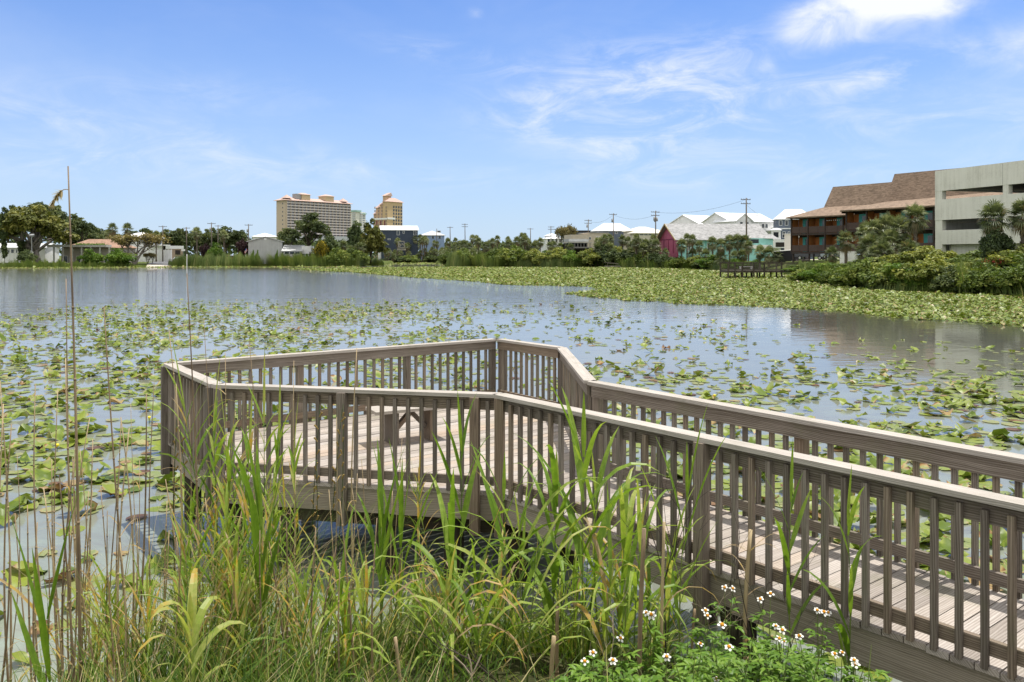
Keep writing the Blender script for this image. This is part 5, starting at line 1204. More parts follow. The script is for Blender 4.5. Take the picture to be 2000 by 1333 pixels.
# palm thicket across the inlet
rp_ = random.Random(21); G_ = 'palms of the thicket across the inlet'
for k in range(58):
    px = rp_.uniform(752, 1002); Y = rp_.uniform(312, 350) if px < 868 else rp_.uniform(238, 300)
    yt = rp_.uniform(458, 488) + (6 if px < 800 else 0)
    palm(px, yt, Y, 'grey green cabbage palm crowded in the thicket across the inlet', G_)
for k in range(34):
    px = rp_.uniform(752, 1002); palm(px, rp_.uniform(484, 498), rp_.uniform(306, 316) if px < 868 else rp_.uniform(225, 240), 'low grey green palm at the foot of the thicket across the inlet', 'low palms of the thicket across the inlet')
for k in range(22): palm(rp_.uniform(1165, 1290), rp_.uniform(480, 496), rp_.uniform(172, 196), 'low palm at the foot of the stand left of the pink gable', 'low palms left of the pink gable')
for k in range(4): palm(rp_.uniform(1330, 1475), rp_.uniform(484, 496), rp_.uniform(126, 134), 'low palm at the foot of the palms before the lodge', 'low palms before the lodge')
for k in range(7): palm(rp_.uniform(1690, 1800), rp_.uniform(458, 486), rp_.uniform(80, 88), 'low palm at the foot of the motel grove', 'low palms of the motel grove')
for k in range(9): palm(rp_.uniform(640, 716), rp_.uniform(466, 486), rp_.uniform(226, 245), 'cabbage palm in the shade between the golden shrub and the magnolia', 'palms beside the magnolia')
for k in range(12): palm(rp_.uniform(992, 1062), rp_.uniform(455, 474), rp_.uniform(232, 250), 'cabbage palm of the tall clump left of the small lantern house', 'palms of the tall clump')
for k in range(10): palm(rp_.uniform(1070, 1125), rp_.uniform(466, 486), rp_.uniform(225, 240), 'cabbage palm in the scrub before the porch restaurant', 'palms before the restaurant')
for k in range(30): palm(rp_.uniform(1165, 1285), rp_.uniform(456, 486), rp_.uniform(176, 215), 'cabbage palm in the dense stand left of the pink gable', 'palms left of the pink gable')
for (px, yt, Y, lb) in [(1342, 457, 143, 'tallest palm in front of the lodge corner'), (1352, 459, 142, 'palm close against the tallest one by the lodge corner'), (1331, 466, 142, 'palm just left of the lodge corner palms'), (1366, 470, 141, 'slim palm before the teal wall'), (1392, 462, 138, 'palm in the middle of the teal wall'), (1408, 466, 136, 'lower palm right of the mid wall palm'), (1425, 459, 134, 'broad palm left of the big palm cluster'), (1441, 457, 133, 'highest palm of the big cluster before the lodge'), (1455, 458, 133, 'palm at the right of the big cluster'), (1462, 470, 131, 'hanging palm in front of the big cluster'), (1484, 480, 126, 'short palm before the lodge porch'), (1502, 481, 126, 'short palm before the black trailer'), (1518, 488, 124, 'lowest palm beside the black trailer'), (1285, 482, 148, 'low palm under the pink gable'), (1300, 486, 147, 'lowest palm under the pink gable'), (1378, 486, 136, 'dwarf palm before the teal wall')]: palm(px, yt, Y, lb)
for (px, yt, Y, lb) in [(1652, 452, 96, 'narrow palm left of the motel palm grove'), (1684, 478, 90, 'short palm beside the storage cabinets'), (1690, 436, 92, 'drooping palm in the motel grove'), (1712, 428, 90, 'middle palm of the motel grove'), (1735, 420, 90, 'dense palm right of the grove middle'), (1788, 398, 86, 'tall round headed palm before the parking deck corner'), (1758, 424, 89, 'palm tucked beside the round headed palm'), (1742, 446, 87, 'low palm under the grove'), (1700, 455, 88, 'low drooping palm at the grove foot'), (1775, 468, 80, 'fan palm with blue grey leaves above the shrubs'), (1725, 470, 84, 'short palm in the grove shade'), (1940, 394, 70, 'ivy clad palm before the parking deck'), (1998, 388, 66, 'palm cut by the frame edge before the parking deck'), (2075, 400, 64, 'palm outside the frame by the parking deck'), (1625, 482, 100, 'small palm at the motel stilts')]: palm(px, yt, Y, lb)
tree('ivy_mound', 'bush2', 1948, 440, 69.5, 72, 'dark ivy wrapping the trunk of the palm before the parking deck', 'shrub', pn=('stems', 'crown'), py_base=520)
# shrubs of the far shore, right of the inlet
SHR = [(1000, 482, 219, 60, 1), (970, 487, 216, 44, 1), (1040, 487, 214, 50, 3), (1090, 484, 214, 52, 3), (1070, 490, 213, 40, 0), (1118, 490, 213, 44, 0), (1150, 486, 214, 54, 3), (1135, 494, 211, 36, 1), (1180, 478, 208, 56, 2), (1205, 482, 208, 46, 3), (1165, 495, 208, 34, 0), (1230, 484, 206, 50, 2), (1255, 490, 204, 44, 1), (1280, 494, 196, 42, 2), (1240, 499, 203, 34, 0), (1300, 497, 176, 40, 2), (1330, 502, 160, 40, 1), (1272, 502, 195, 34, 2), (1360, 500, 150, 46, 3), (1390, 498, 140, 56, 0), (1372, 508, 138, 40, 2), (1405, 505, 128, 46, 1), (1440, 506, 122, 50, 0), (1475, 507, 118, 44, 0), (905, 487, 222, 40, 1), (875, 494, 216, 30, 1), (800, 498, 322, 40, 1), (840, 496, 318, 44, 2), (770, 500, 315, 40, 2), (690, 487, 224, 50, 1), (660, 486, 224, 46, 1)]
for (px, yt, Y, w_, kd) in SHR: tree('shoreline_shrub', 'bush%d' % kd, px, yt, Y, w_*1.15, ('bright green shrub of the far shoreline scrub', 'mid green shrub of the far shoreline scrub', 'dark green shrub of the far shoreline scrub', 'olive shrub of the far shoreline scrub')[kd], 'shrub', 'shrubs of the far shoreline scrub', pn=('stems', 'crown'))
# shrubs of the right bank, close
RB_ = [(1590, 513, 104, 70, 1, 'mid green shrub just past the fishing dock'), (1560, 520, 108, 50, 0, 'light shrub touching the fishing dock'), (1640, 516, 95, 80, 3, 'olive shrub below the storage cabinets'), (1690, 508, 86, 90, 1, 'dense shrub below the motel grove'), (1740, 498, 82, 90, 3, 'tall olive shrub between the grove and the parking deck'), (1815, 482, 78, 96, 3, 'highest leafy shrub before the parking deck corner'), (1850, 508, 75, 80, 2, 'dark shrub in shade below the parking deck'), (1885, 505, 73, 100, 1, 'green shrub below the parking deck wall'), (1925, 490, 74, 100, 1, 'broad shrub rising to the ivy palm'), (1960, 500, 70, 110, 3, 'olive shrub at the foot of the ivy palm'), (2010, 478, 68, 130, 3, 'large yellowish shrub at the frame edge'), (2100, 480, 64, 150, 1, 'large shrub past the frame edge'), (2230, 470, 62, 160, 3, 'olive shrub far past the frame edge'), (2360, 480, 58, 170, 1, 'shrub further along the steep bank past the frame'), (2500, 490, 54, 180, 2, 'dark shrub further along the steep bank past the frame'), (2660, 490, 50, 190, 1, 'last shrub along the steep bank past the frame')]
for (px, yt, Y, w_, kd, lb) in RB_: tree('bank_shrub', 'bush%d' % kd, px, yt, Y, w_*1.2, lb, 'shrub', 'shrubs of the steep bank', pn=('stems', 'crown'))
FR_ = [(1580, 524, 60, 1), (1612, 515, 74, 0), (1640, 526, 60, 1), (1668, 520, 84, 1), (1700, 508, 78, 1), (1728, 530, 58, 3), (1752, 516, 92, 0), (1785, 524, 70, 0), (1815, 500, 104, 3), (1846, 520, 70, 2), (1862, 548, 50, 1), (1884, 528, 76, 2), (1908, 516, 80, 1), (1938, 522, 90, 1), (2010, 512, 90, 1), (2045, 530, 90, 3), (2110, 525, 120, 1), (2190, 530, 120, 3)]
for k, (px, yt, w_, kd) in enumerate(FR_):
    Y = float(shoreY(px)) + w_/F*70*.30
    tree('bank_shrub', 'bush%d' % kd, px, yt, Y, w_*1.25, ('bright', 'mid green', 'dark green', 'yellow green')[kd] + ' shrub hanging over the lilies at the foot of the steep bank', 'shrub', 'waterline shrubs of the steep bank, %s' % ('bright', 'mid', 'dark', 'yellow')[kd], pn=('stems', 'crown'), py_base=HZ + (CZ+.15)*F/Y)
for (px, yt, Y, w_, lb) in [(1985, 540, 61.6, 96, 'oleander with red blossoms hanging over the lilies'), (1938, 556, 62.8, 58, 'small red flowering oleander at the waterline'), (1942, 503, 67, 52, 'red flowering oleander high on the bank'), (2080, 540, 59, 110, 'red oleander past the frame edge')]: tree('oleander', 'oleander', px, yt, Y, w_, lb, 'shrub', 'oleanders of the steep bank', pn=('stems', 'crown'))
# reed beds
def reedbed(label, pts, n, seed, depth, hpx, wid=.07, mat=None, fr=1.0):
    rng = np.random.default_rng(seed); px = np.array([p[0] for p in pts], float); s = rng.uniform(px[0], px[-1], n)
    yt = np.interp(s, px, [p[1] for p in pts]) + 3*np.sin(s*.21+seed) + 2.5*np.sin(s*.53)
    Y = shoreY(s) + rng.uniform(-1.0, depth, n)*fr; zt = CZ + (HZ - yt)/F*Y; X = (s-1000)/F*Y; zb = np.maximum(ground_z(X, Y), -.05)
    h = np.maximum(.4, (zt-zb)*rng.uniform(.5, 1.06, n)); P_ = np.stack([X, Y, zb], 1)
    tag(obj('reeds', blades('reeds', P_, h, wid, .08, mat or L_REED, seed, 3, .3, np.clip(rng.normal(.45, .18, n)+.12*np.sin(s*.3), 0, 1))), label, kind='stuff')
reedbed('tall green reed bed in front of the grey barn', [(328, 503), (345, 497), (420, 494), (480, 492), (560, 494), (640, 494), (720, 494), (750, 508)], 15000, 1, 9, 25, .12)
reedbed('reed clump on the point right of the inlet', [(866, 494), (885, 490), (930, 492), (960, 497), (1000, 500)], 4500, 2, 7, 25, .12)
reedbed('grassy reed fringe of the far shoreline', [(1000, 500), (1060, 499), (1200, 499), (1320, 506), (1420, 512)], 9000, 3, 6, 25, .11)
reedbed('light green reeds beside the fishing dock', [(1535, 515), (1570, 508), (1620, 512), (1680, 520), (1700, 530)], 6000, 4, 9, 25, .08)
reedbed('rough grass along the water below the cottage and ranch house', [(-300, 512), (0, 508), (60, 506), (150, 510), (200, 512), (290, 515)], 9000, 5, 7, 15, .10)
reedbed('tall reed clump with tan stalks leaning from the steep bank', [(1872, 498), (1884, 494), (1898, 500)], 420, 8, 1.6, 25, .06)
reedbed('rough grass under the shrubs of the steep bank', [(1690, 545), (1850, 550), (1880, 530), (1900, 550), (2300, 560)], 2200, 6, 2, 25, .06)
# ------------------------------------------------------------------ lily pads
L_PAD = None
def pad_mat():
    t = NT('lily_leaf'); f = t.tint()
    n = t.noise(t.pos(), 9, 4, .6)
    f2 = t.math('ADD', f, t.math('MULTIPLY', t.math('SUBTRACT', n, .5), .22))
    c = t.ramp(f2, [(0, (.05, .085, .008)), (.2, (.11, .165, .014)), (.42, (.23, .28, .035)), (.56, (.21, .255, .085)), (.68, (.31, .31, .135)), (.78, (.36, .25, .10)), (.9, (.21, .11, .04)), (1, (.10, .05, .025))])
    t.base(c); t.rough(.42, .32)
    tr = t.new('ShaderNodeBsdfTranslucent'); t.l(c, tr.inputs['Color']); mx = t.new('ShaderNodeMixShader'); mx.inputs[0].default_value = .22
    t.l(t.b.outputs[0], mx.inputs[1]); t.l(tr.outputs[0], mx.inputs[2]); t.l(mx.outputs[0], t.out.inputs['Surface']); t.bump(n, .25, .01); return t.m
L_PAD = pad_mat()
def pads_mesh(name, X, Y, Rr, seed, na=10, rings=2, raised=.3, flat=.45, tb=None, tk=1.0):
    """heart shaped floating leaves: some lie flat, some curl at the rim and stand a little proud of the water"""
    rng = np.random.default_rng(seed); n = len(X)
    ph = np.concatenate([np.linspace(.16, 2*PI-.16, na)])
    rr = np.linspace(0, 1, rings+1)[1:]
    rot = rng.uniform(0, 2*PI, n)
    isflat = rng.random(n) < flat
    up = (rng.random(n) < raised) & ~isflat
    curl = np.where(isflat, 0, rng.uniform(.12, .85, n)); kf = rng.integers(1, 4, n); cp = rng.uniform(0, 2*PI, n)
    tilt = np.where(isflat, 0, np.abs(rng.normal(0, .10, n))) + np.where(up, rng.uniform(.12, .42, n), 0); ta = rng.uniform(0, 2*PI, n)
    base = np.where(isflat, rng.uniform(.012, .03, n), .02) + np.where(up, rng.uniform(.0, .08, n), 0)
    el_ = rng.uniform(.72, 1.0, n)
    px_, py_, pz_, tt = [np.zeros(n)], [np.zeros(n)], [np.zeros(n)], []
    t0 = np.clip(np.where(isflat, rng.uniform(.40, .64, n), rng.beta(2, 2.6, n)*.52) + np.where(rng.random(n) < .10, rng.uniform(.2, .5, n), 0), 0, 1) if tb is None else np.full(n, tb)
    t0 = t0*tk
    tt.append(t0)
    edge = rng.uniform(.1, .75, (n, 1))*(rng.random((n, na)) < .5)
    edge = np.where(isflat[:, None], edge*.3, edge)
    for r in rr:
        wob = 1 + .05*np.sin(3*ph[None]+cp[:, None]) + np.where(isflat[:, None], 0, rng.normal(0, .09*r, (n, na)))
        x = r*np.cos(ph)[None]*wob; y = r*np.sin(ph)[None]*wob*el_[:, None]
        z = curl[:, None]*r**2.2*(np.cos(kf[:, None]*ph[None]+cp[:, None])*.55+.22) + np.where(isflat[:, None], 0, rng.normal(0, .11*r, (n, na)))
        for q, vals in ((px_, x), (py_, y), (pz_, z)):
            for k in range(na): q.append(vals[:, k])
        for k in range(na): tt.append(np.clip(t0 + edge[:, k]*(r**3), 0, 1))
    x = np.stack(px_, 1)*Rr[:, None]; y = np.stack(py_, 1)*Rr[:, None]; z = np.stack(pz_, 1)*Rr[:, None]
    z = z + np.tan(np.clip(tilt, 0, 1.1))[:, None]*(x*np.cos(ta)[:, None] + y*np.sin(ta)[:, None])
    zmin = z.min(1, keepdims=True); z = np.where(isflat[:, None], z + .012, z - zmin*.8 + base[:, None]*.5 - .01)
    c, s_ = np.cos(rot)[:, None], np.sin(rot)[:, None]
    V = np.stack([X[:, None] + x*c - y*s_, Y[:, None] + x*s_ + y*c, z + rng.uniform(0, .006, (n, 1))], -1)
    m = 1 + na*rings; k0 = np.arange(n)[:, None]*m
    F3 = np.concatenate([np.concatenate([k0, k0+1+k, k0+2+k], 1) for k in range(na-1)])
    F4 = [np.concatenate([k0+1+na*(g)+k, k0+1+na*(g+1)+k, k0+2+na*(g+1)+k, k0+2+na*g+k], 1) for g in range(rings-1) for k in range(na-1)]
    Fc = [F3] + ([np.concatenate(F4)] if F4 else [])
    return np_mesh(name, V.reshape(-1, 3), Fc, [L_PAD], np.stack(tt, 1).reshape(-1), smooth=True)
def in_poly(px, py, poly):
    c = np.zeros(px.shape, bool); n = len(poly)
    for i in range(n):
        (x0, y0), (x1, y1) = poly[i], poly[(i+1) % n]
        cr = ((y0 > py) != (y1 > py)) & (px < (x1-x0)*(py-y0)/((y1-y0) if y1 != y0 else 1e-9)+x0); c ^= cr
    return c
def smooth_noise(X, Y, sc, seed):
    r_ = np.random.default_rng(seed); o = 0
    for k in range(5):
        a = r_.uniform(0, 2*PI); f_ = sc*r_.uniform(.6, 2.2); o = o + np.sin((X*np.cos(a)+Y*np.sin(a))*f_ + r_.uniform(0, 6.28) + 1.3*np.sin((X*np.sin(a)-Y*np.cos(a))*f_*.7))
    return o/5
FIELD = [(560, 526.2), (640, 525.0), (748, 522.6), (870, 522.4), (1000, 522.8), (1200, 523.4), (1330, 526), (1400, 529.8), (1480, 531.8), (1530, 534.8), (1562, 549), (1700, 566), (1850, 573), (2010, 579.5), (2260, 597), (2700, 655), (2900, 690), (2700, 740), (2300, 672), (2000, 640), (1880, 630), (1750, 624), (1640, 610), (1540, 604), (1440, 599), (1330, 595), (1230, 588), (1130, 579), (1100, 574), (1165, 567), (1150, 561), (1040, 559), (960, 554), (850, 546), (760, 539), (690, 533)]
rng = np.random.default_rng(101)
N0 = 1000000; Xc = rng.uniform(-75, 95, N0); Yc = rng.uniform(24, 216, N0)
pxc = 1000 + F*Xc/Yc; pyc = HZ + CZ*F/Yc
jit = 2.2*smooth_noise(Xc, Yc, .22, 3) + 1.2*smooth_noise(Xc, Yc, .8, 4)
keep = in_poly(pxc, pyc + jit*np.clip((pyc-HZ)/60, .25, 1.6), FIELD) & (Yc < shoreY(pxc)-.3)
keep &= (rng.random(N0) < .8 + .35*smooth_noise(Xc, Yc, .35, 8))
# density falls off with distance: a larger leaf stands for the pads that merge there
Rf_ = np.where(Yc > 110, .215, np.where(Yc > 70, .165, .135))*rng.uniform(.7, 1.25, N0)
keep &= rng.random(N0) < np.where(Yc > 110, .42, np.where(Yc > 70, .62, .95))
tag(obj('lily_field', pads_mesh('lily_field', Xc[keep], Yc[keep], Rf_[keep], 5, 6, 1, .22, .35, None, .8)), 'wide dense field of lily pads covering the far water along the scrub', kind='stuff')
# thin fringe of pads along the left shore
n = 5200; s = rng.uniform(-300, 700, n); Y = shoreY(s) - np.abs(rng.normal(0, 7, n)) - .5; X = (s-1000)/F*Y
tag(obj('lily_fringe', pads_mesh('lily_fringe', X, Y, rng.uniform(.22, .42, n), 6, 6, 1, .1, .8)), 'thin line of pale lily pads along the far left shore', kind='stuff')
n = 1500; s = rng.uniform(752, 868, n); Y = shoreY(s) - rng.uniform(2, 60, n)*rng.random(n)-.5; X = (s-1000)/F*Y
tag(obj('lily_fringe', pads_mesh('lily_fringe', X, Y, rng.uniform(.3, .5, n), 7, 6, 1, .1, .8)), 'pale lily pads floating in the inlet', kind='stuff')
# scattered pads over the near water
N0 = 80000; Xc = rng.uniform(-40, 34, N0); Yc = rng.uniform(4.5, 58, N0); pxc = 1000 + F*Xc/Yc; pyc = HZ + CZ*F/Yc
def dens(px, py):
    top = np.interp(px, [-400, 0, 100, 200, 330, 600, 900, 1100, 1300, 1500, 1700, 2000, 2500], [610, 612, 600, 590, 588, 582, 580, 588, 600, 628, 655, 660, 640])
    d = np.interp(px, [-600, 0, 500, 800, 960, 1100, 1400, 1600, 1800, 2000, 2600], [1.0, 1.0, .95, .7, .34, .26, .30, .30, .42, .6, .9])
    fill = np.interp(py, [600, 700, 745, 790, 900, 1400], [.0, .0, .4, 1, 1.1, 1.0])          # thickens towards the rails on the right
    d = np.where(px > 950, d*(.55 + .25*np.clip((py-620)/60, 0, 1)) + .75*fill*np.clip((px-950)/200, 0, 1), d)
    d = np.where((px > 1480) & (py < 690), d*.45, d)
    d = np.where((px < 420) & (py > 880), d*np.interp(py, [880, 980, 1150], [1, .8, .62]), d)
    return np.where(py < top, 0, d*np.clip((py-top)/22, .18, 1))
clus = smooth_noise(Xc, Yc, 1.15, 21)*.6 + smooth_noise(Xc, Yc, .4, 22)*.5
dn = dens(pxc, pyc)*np.clip(.75 + 1.25*clus, .05, 1.7)
keep = rng.random(N0) < dn*.26*np.interp(Yc, [4, 12, 25, 58], [4.2, 4.0, 2.6, 2.0])
polyN = np.array([(p.x, p.y) for p in poly])
keep &= ~in_poly(Xc, Yc, [(p.x, p.y) for p in poly]) & (Yc > np.interp(Xc, _bx, _by)+.25)
keep &= ~((pxc > 1560) & (Yc < 4.2))
Xk, Yk = Xc[keep], Yc[keep]; Rk = rng.uniform(.06, .155, keep.sum())*np.interp(Yk, [5, 16, 32], [1.25, 1.2, 1.0])
pxk = 1000 + F*Xk/Yk; pyk = HZ + CZ*F/Yk
sz = Rk**2/Yk**3; vis = (pxk > -10) & (pxk < 2010) & (pyk < 1340); order = np.argsort(-np.where(vis, sz, 0))[:300]
far = np.ones(len(Xk), bool); far[order] = False
tag(obj('lily_pads', pads_mesh('lily_pads', Xk[far], Yk[far], Rk[far], 9, 10, 2, .18, .55)), 'scattered green and browning lily pads over the open water', kind='stuff')
VAR = [('flat round pale green pad floating level on the water', .0, 1, .52), ('glossy green pad with its rim rolled up', .0, 0, .16), ('green pad standing tilted out of the water', 1., 0, .2), ('yellowing pad with curled browning rim', .3, 0, .45), ('brown shrivelled pad', .5, 0, .84), ('olive pad lying almost flat', 0, .9, .36)]
pv = []
for k in range(18):
    lb, ra, fl_, tb = VAR[k % 6]
    pv.append((pads_mesh('lily_pad', np.zeros(1), np.zeros(1), np.ones(1), 300+k, 14, 3, ra, fl_, tb + random.uniform(-.05, .05)), lb))
W6 = [5, 4, 3, 4, 1, 3]
for i in order:
    k = random.choices(range(6), W6)[0] + 6*random.randrange(3); me, lb = pv[k]
    where = 'left of the platform' if pxk[i] < 420 else ('right of the walkway' if pxk[i] > 1000 else 'beside the platform')
    o = obj('lily_pad', me, None, (Xk[i], Yk[i], 0), random.uniform(0, 6.28)); o.scale = (Rk[i],)*3
    tag(o, lb + ' ' + where, 'lily pad', 'lily pads ' + where + ', ' + lb.split(' on ')[0])
YEL_ = plain('pond_flower_yellow', (.75, .60, .03), .5, .05); STG = plain('flower_stalk', (.09, .14, .03), .6, .1)
for (px, py, lb) in [(291, 820, 'yellow pond flower left of the end railing'), (111, 876, 'yellow pond flower among the curled pads near the tall cane'), (1738, 985, 'yellow pond flower seen between the walkway balusters'), (1870, 912, 'yellow pond flower behind the far walkway railing'), (765, 722, 'yellow pond flower behind the long back railing'), (1395, 775, 'yellow pond flower beyond the walkway corner')]:
    p = G(px, py+8, 0); e = empty('pond_flower', p, 0, lb, 'flower', 'yellow pond flowers'); b = MB(); b.tube([(0, 0, -.1), (.005, 0, .09)], .006, 5); b.obj('stalk', STG, e)
    b = MB(); b.tube([(.005, 0, .085), (.005, 0, .1), (.005, 0, .12), (.005, 0, .135)], [.008, .026, .03, .018], 8); b.obj('bloom', YEL_, e, True)

# ------------------------------------------------------------------ reeds and grasses of the near bank
L_CANE = plain('dry_cane', (.36, .27, .155), .75, .3, 3); 
def cane_mat():
    t = NT('dry_reed_cane'); z = t.new('ShaderNodeSeparateXYZ'); t.l(t.pos(), z.inputs[0])
    n = t.noise(t.mapv(t.pos(), (30, 30, 3)), 1.0, 4, .6); f = t.math('ADD', t.math('MULTIPLY', n, .7), t.math('MULTIPLY', t.rnd(), .3))
    t.base(t.ramp(f, [(.25, (.12, .085, .055)), (.5, (.30, .22, .13)), (.72, (.48, .38, .22))])); t.rough(.6, .3); return t.m
L_CANE = cane_mat()
L_BLADE = leaf('reed_leaf', [(0, (.075, .15, .018)), (.35, (.165, .28, .03)), (.6, (.29, .40, .06)), (.78, (.45, .47, .14)), (.88, (.55, .36, .06)), (1, (.42, .31, .18))], .5, .42, .35, objvar=.12, scale=28)
L_STEMG = leaf('reed_stem', [(0, (.08, .13, .03)), (1, (.20, .24, .07))], .1, .5, .3, objvar=.5)
L_GRASS = leaf('bank_grass_leaf', [(0, (.035, .08, .012)), (.3, (.09, .17, .022)), (.55, (.20, .28, .045)), (.75, (.33, .33, .09)), (.9, (.46, .37, .19)), (1, (.56, .46, .28))], .42, .5, .3, objvar=0)
def ribbon(V, Fs, T, p0, d, up, L, w, droop, tint, tip=None, nseg=7, fold=.25, curl=0.0):
    """a long leaf: leaves p0 along d, bends over under its own weight, folded along the midrib"""
    p = Vector(p0); d = Vector(d).normalized(); side = d.cross(Vector((0, 0, 1)))
    if side.length < .05: side = Vector((1, 0, 0))
    side.normalize(); i0 = len(V)
    for k in range(nseg+1):
        u_ = k/nseg; ww = w*min(1, (.35+2.6*u_))*(1-u_**2.4)**.9*.5 + .0004
        nrm = side.cross(d).normalized(); sd2 = (side*math.cos(curl*u_) + nrm*math.sin(curl*u_))
        V += [tuple(p - sd2*ww + nrm*ww*fold), tuple(p), tuple(p + sd2*ww + nrm*ww*fold)]
        tk = tint if tip is None else tint + (tip-tint)*max(0, (u_-.55)/.45)
        T += [tk]*3
        p = p + d*(L/nseg)
        d = (d + Vector((0, 0, -1))*droop*(.25+u_)*(1/nseg)*2.4).normalized()
    for k in range(nseg):
        a = i0+3*k; Fs += [(a, a+1, a+4, a+3), (a+1, a+2, a+5, a+4)]
def stalk_pts(b, t, rng, n=7, bend=.03):
    b, t = Vector(b), Vector(t); L = (t-b).length; ox, oy = rng.uniform(-bend, bend)*L, rng.uniform(-bend, bend)*L
    return [b.lerp(t, k/(n-1)) + Vector((ox, oy, 0))*math.sin(PI*k/(n-1)) for k in range(n)]
SEQ = [0]
def cane(pb, Y, pt, label, group=None, r=.0055, plume=False, dY=0.0, leaf_n=0, broken=False):
    """dead reed cane from its foot (column pb on the bank at depth Y) to the seen tip pt"""
    SEQ[0] += 1; rng = random.Random(1000+SEQ[0]); X = XX(pb, Y); zb = max(bz(X, Y), -.3); top = P(pt[0], pt[1], Y+dY)
    r = r*1.2 if not broken else r
    e = empty('dry_cane', (X, Y, zb), 0, label, 'reed cane', group or 'dead reed canes'); O_ = Vector((X, Y, zb)); pts = [p - O_ for p in stalk_pts((X, Y, zb-.1), top, rng, 9)]
    b = MB(); b.tube(pts, [r*(1.15 - .75*(k/8) if not broken else 1.1-.15*k/8) for k in range(9)], 6)
    for k in range(1, 8): 
        if rng.random() < .8: b.tube([pts[k]-Vector((0, 0, .008)), pts[k]+Vector((0, 0, .008))], r*(1.28-.72*k/8), 6)
    b.obj('stem', L_CANE, e, True)
    if plume:
        V, Fs, T = [], [], []; t = pts[-1] - Vector((0, 0, .13)); d = Vector((-1, .1, .15)).normalized(); axis = [t]
        for k in range(10): axis.append(axis[-1] + d*.012); d = (d + Vector((-.05, 0, -.28 if k < 7 else -.1))).normalized()
        for k in range(110):
            a = axis[rng.randrange(3, 11)]; dd = Vector((rng.uniform(-.9, .2), rng.uniform(-.5, .5), rng.uniform(-1.2, .1))); ribbon(V, Fs, T, a, dd, None, rng.uniform(.02, .055), .006, .3, .95, nseg=3)
        b = MB(); b.tube(axis, .0025, 5); pl = b.obj('plume_stem', L_CANE, e); obj('plume', np_mesh('plume', V, np.array(Fs), [L_GRASS], T), pl)
    if leaf_n:
        V, Fs, T = [], [], []
        for k in range(leaf_n): a = pts[rng.randrange(2, 8)]; q = rng.uniform(0, 6.28); ribbon(V, Fs, T, a, (math.cos(q), math.sin(q), rng.uniform(.3, 1.1)), None, rng.uniform(.12, .3), .008, rng.uniform(.5, 1.5), rng.uniform(.9, 1))
        obj('dry_leaves', np_mesh('dry_leaves', V, np.array(Fs), [L_BLADE], T), e)
def reed(pb, Y, pt, label, group=None, n=8, L=(.3, .55), w=.028, droop=(.5, 1.6), tint=(.25, .6), r=.006, seed=None, dY=0.0, start=.2, spread=.55, tipdry=.2, dry=0.0, name='green_reed', paleleaf=None):
    """living reed: stem and long strap leaves in two ranks"""
    SEQ[0] += 1; rng = random.Random(seed or 2000+SEQ[0]); X = XX(pb, Y); zb = max(bz(X, Y), -.3); top = P(pt[0], pt[1], Y+dY); O_ = Vector((X, Y, zb))
    H_ = (top-O_).length; pts = [p-O_ for p in stalk_pts((X, Y, zb-.08), O_ + (top-O_)*.78, rng, 9, .025)]
    e = empty(name, O_, 0, label, 'reed', group or 'green reeds of the near bank'); b = MB(); b.tube(pts, [r*(1.1-.8*k/8) for k in range(9)], 6, tint=rng.uniform(0, 1)); b.obj('stem', L_STEMG, e, True)
    V, Fs, T = [], [], []; q0 = rng.uniform(0, PI)
    for k in range(n):
        u_ = start + (1-start)*(k+.5)/n; f_ = u_*8; i_ = min(7, int(f_)); a = pts[i_].lerp(pts[i_+1], f_-i_); q = q0 + (k % 2)*PI + rng.uniform(-.7, .7)
        lf = u_**2; sp = spread*(1.25-.7*lf); d = Vector((math.cos(q)*sp, math.sin(q)*sp*.8, 1)); ln = 1.18*rng.uniform(*L)*(.75+.5*math.sin(PI*min(1, u_*.9)))
        t0 = rng.uniform(*tint) if rng.random() > dry else rng.uniform(.86, 1); ribbon(V, Fs, T, a, d, None, ln, 1.28*w*rng.uniform(.7, 1.15), rng.uniform(*droop)*(1.15-.5*lf), t0, t0 + (tipdry if rng.random() < .4 else .05), curl=rng.uniform(-.8, .8))
    d = (top-O_).normalized(); ribbon(V, Fs, T, pts[-1], d + Vector((rng.uniform(-.1, .1),)*2 + (0,)), None, H_*.24, w*.8, .12, tint[1])
    obj('leaves', np_mesh('leaves', V, np.array(Fs), [L_BLADE], T), e)
# canes that can be told apart
for a in [((158, 4.6), (133, 325), 'tallest dead cane with a straw plume at its tip', .0075, True), ((142, 5.0), (129, 545), 'cane leaning against the tallest plumed cane', .005, False), ((262, 5.0), (203, 600), 'bent cane left of the platform rising over the pads', .006, False), ((393, 5.3), (365, 535), 'tall cane crossing the end railing', .006, False), ((20, 5.4), (0, 745), 'leaning cane at the left frame edge', .006, False), ((122, 5.6), (113, 760), 'short cane left of the plumed cane', .005, False), ((342, 6.2), (330, 645), 'straight cane just off the end railing corner', .006, False), ((412, 6.0), (398, 622), 'thin cane before the platform front corner', .004, False), ((700, 6.0), (697, 680), 'straight golden cane before the bench', .0065, False), ((505, 5.9), (487, 665), 'thin cane rising over the front rail', .0045, False), ((306, 6.0), (301, 748), 'short cane between the bent cane and the railing', .005, False), ((596, 6.0), (574, 705), 'thin brown cane before the second baluster bay', .004, False), ((250, 5.2), (236, 815), 'dark cane at the left among fresh blades', .006, False), ((455, 5.6), (440, 690), 'slender cane at the platform front corner post', .004, False), ((205, 4.9), (128, 700), 'slanting cane beside the plumed cane', .0055, False)]:
    cane(a[0][0], a[0][1], a[1], a[2], None, a[3], a[4], leaf_n=2 if a[3] < .006 else 0)
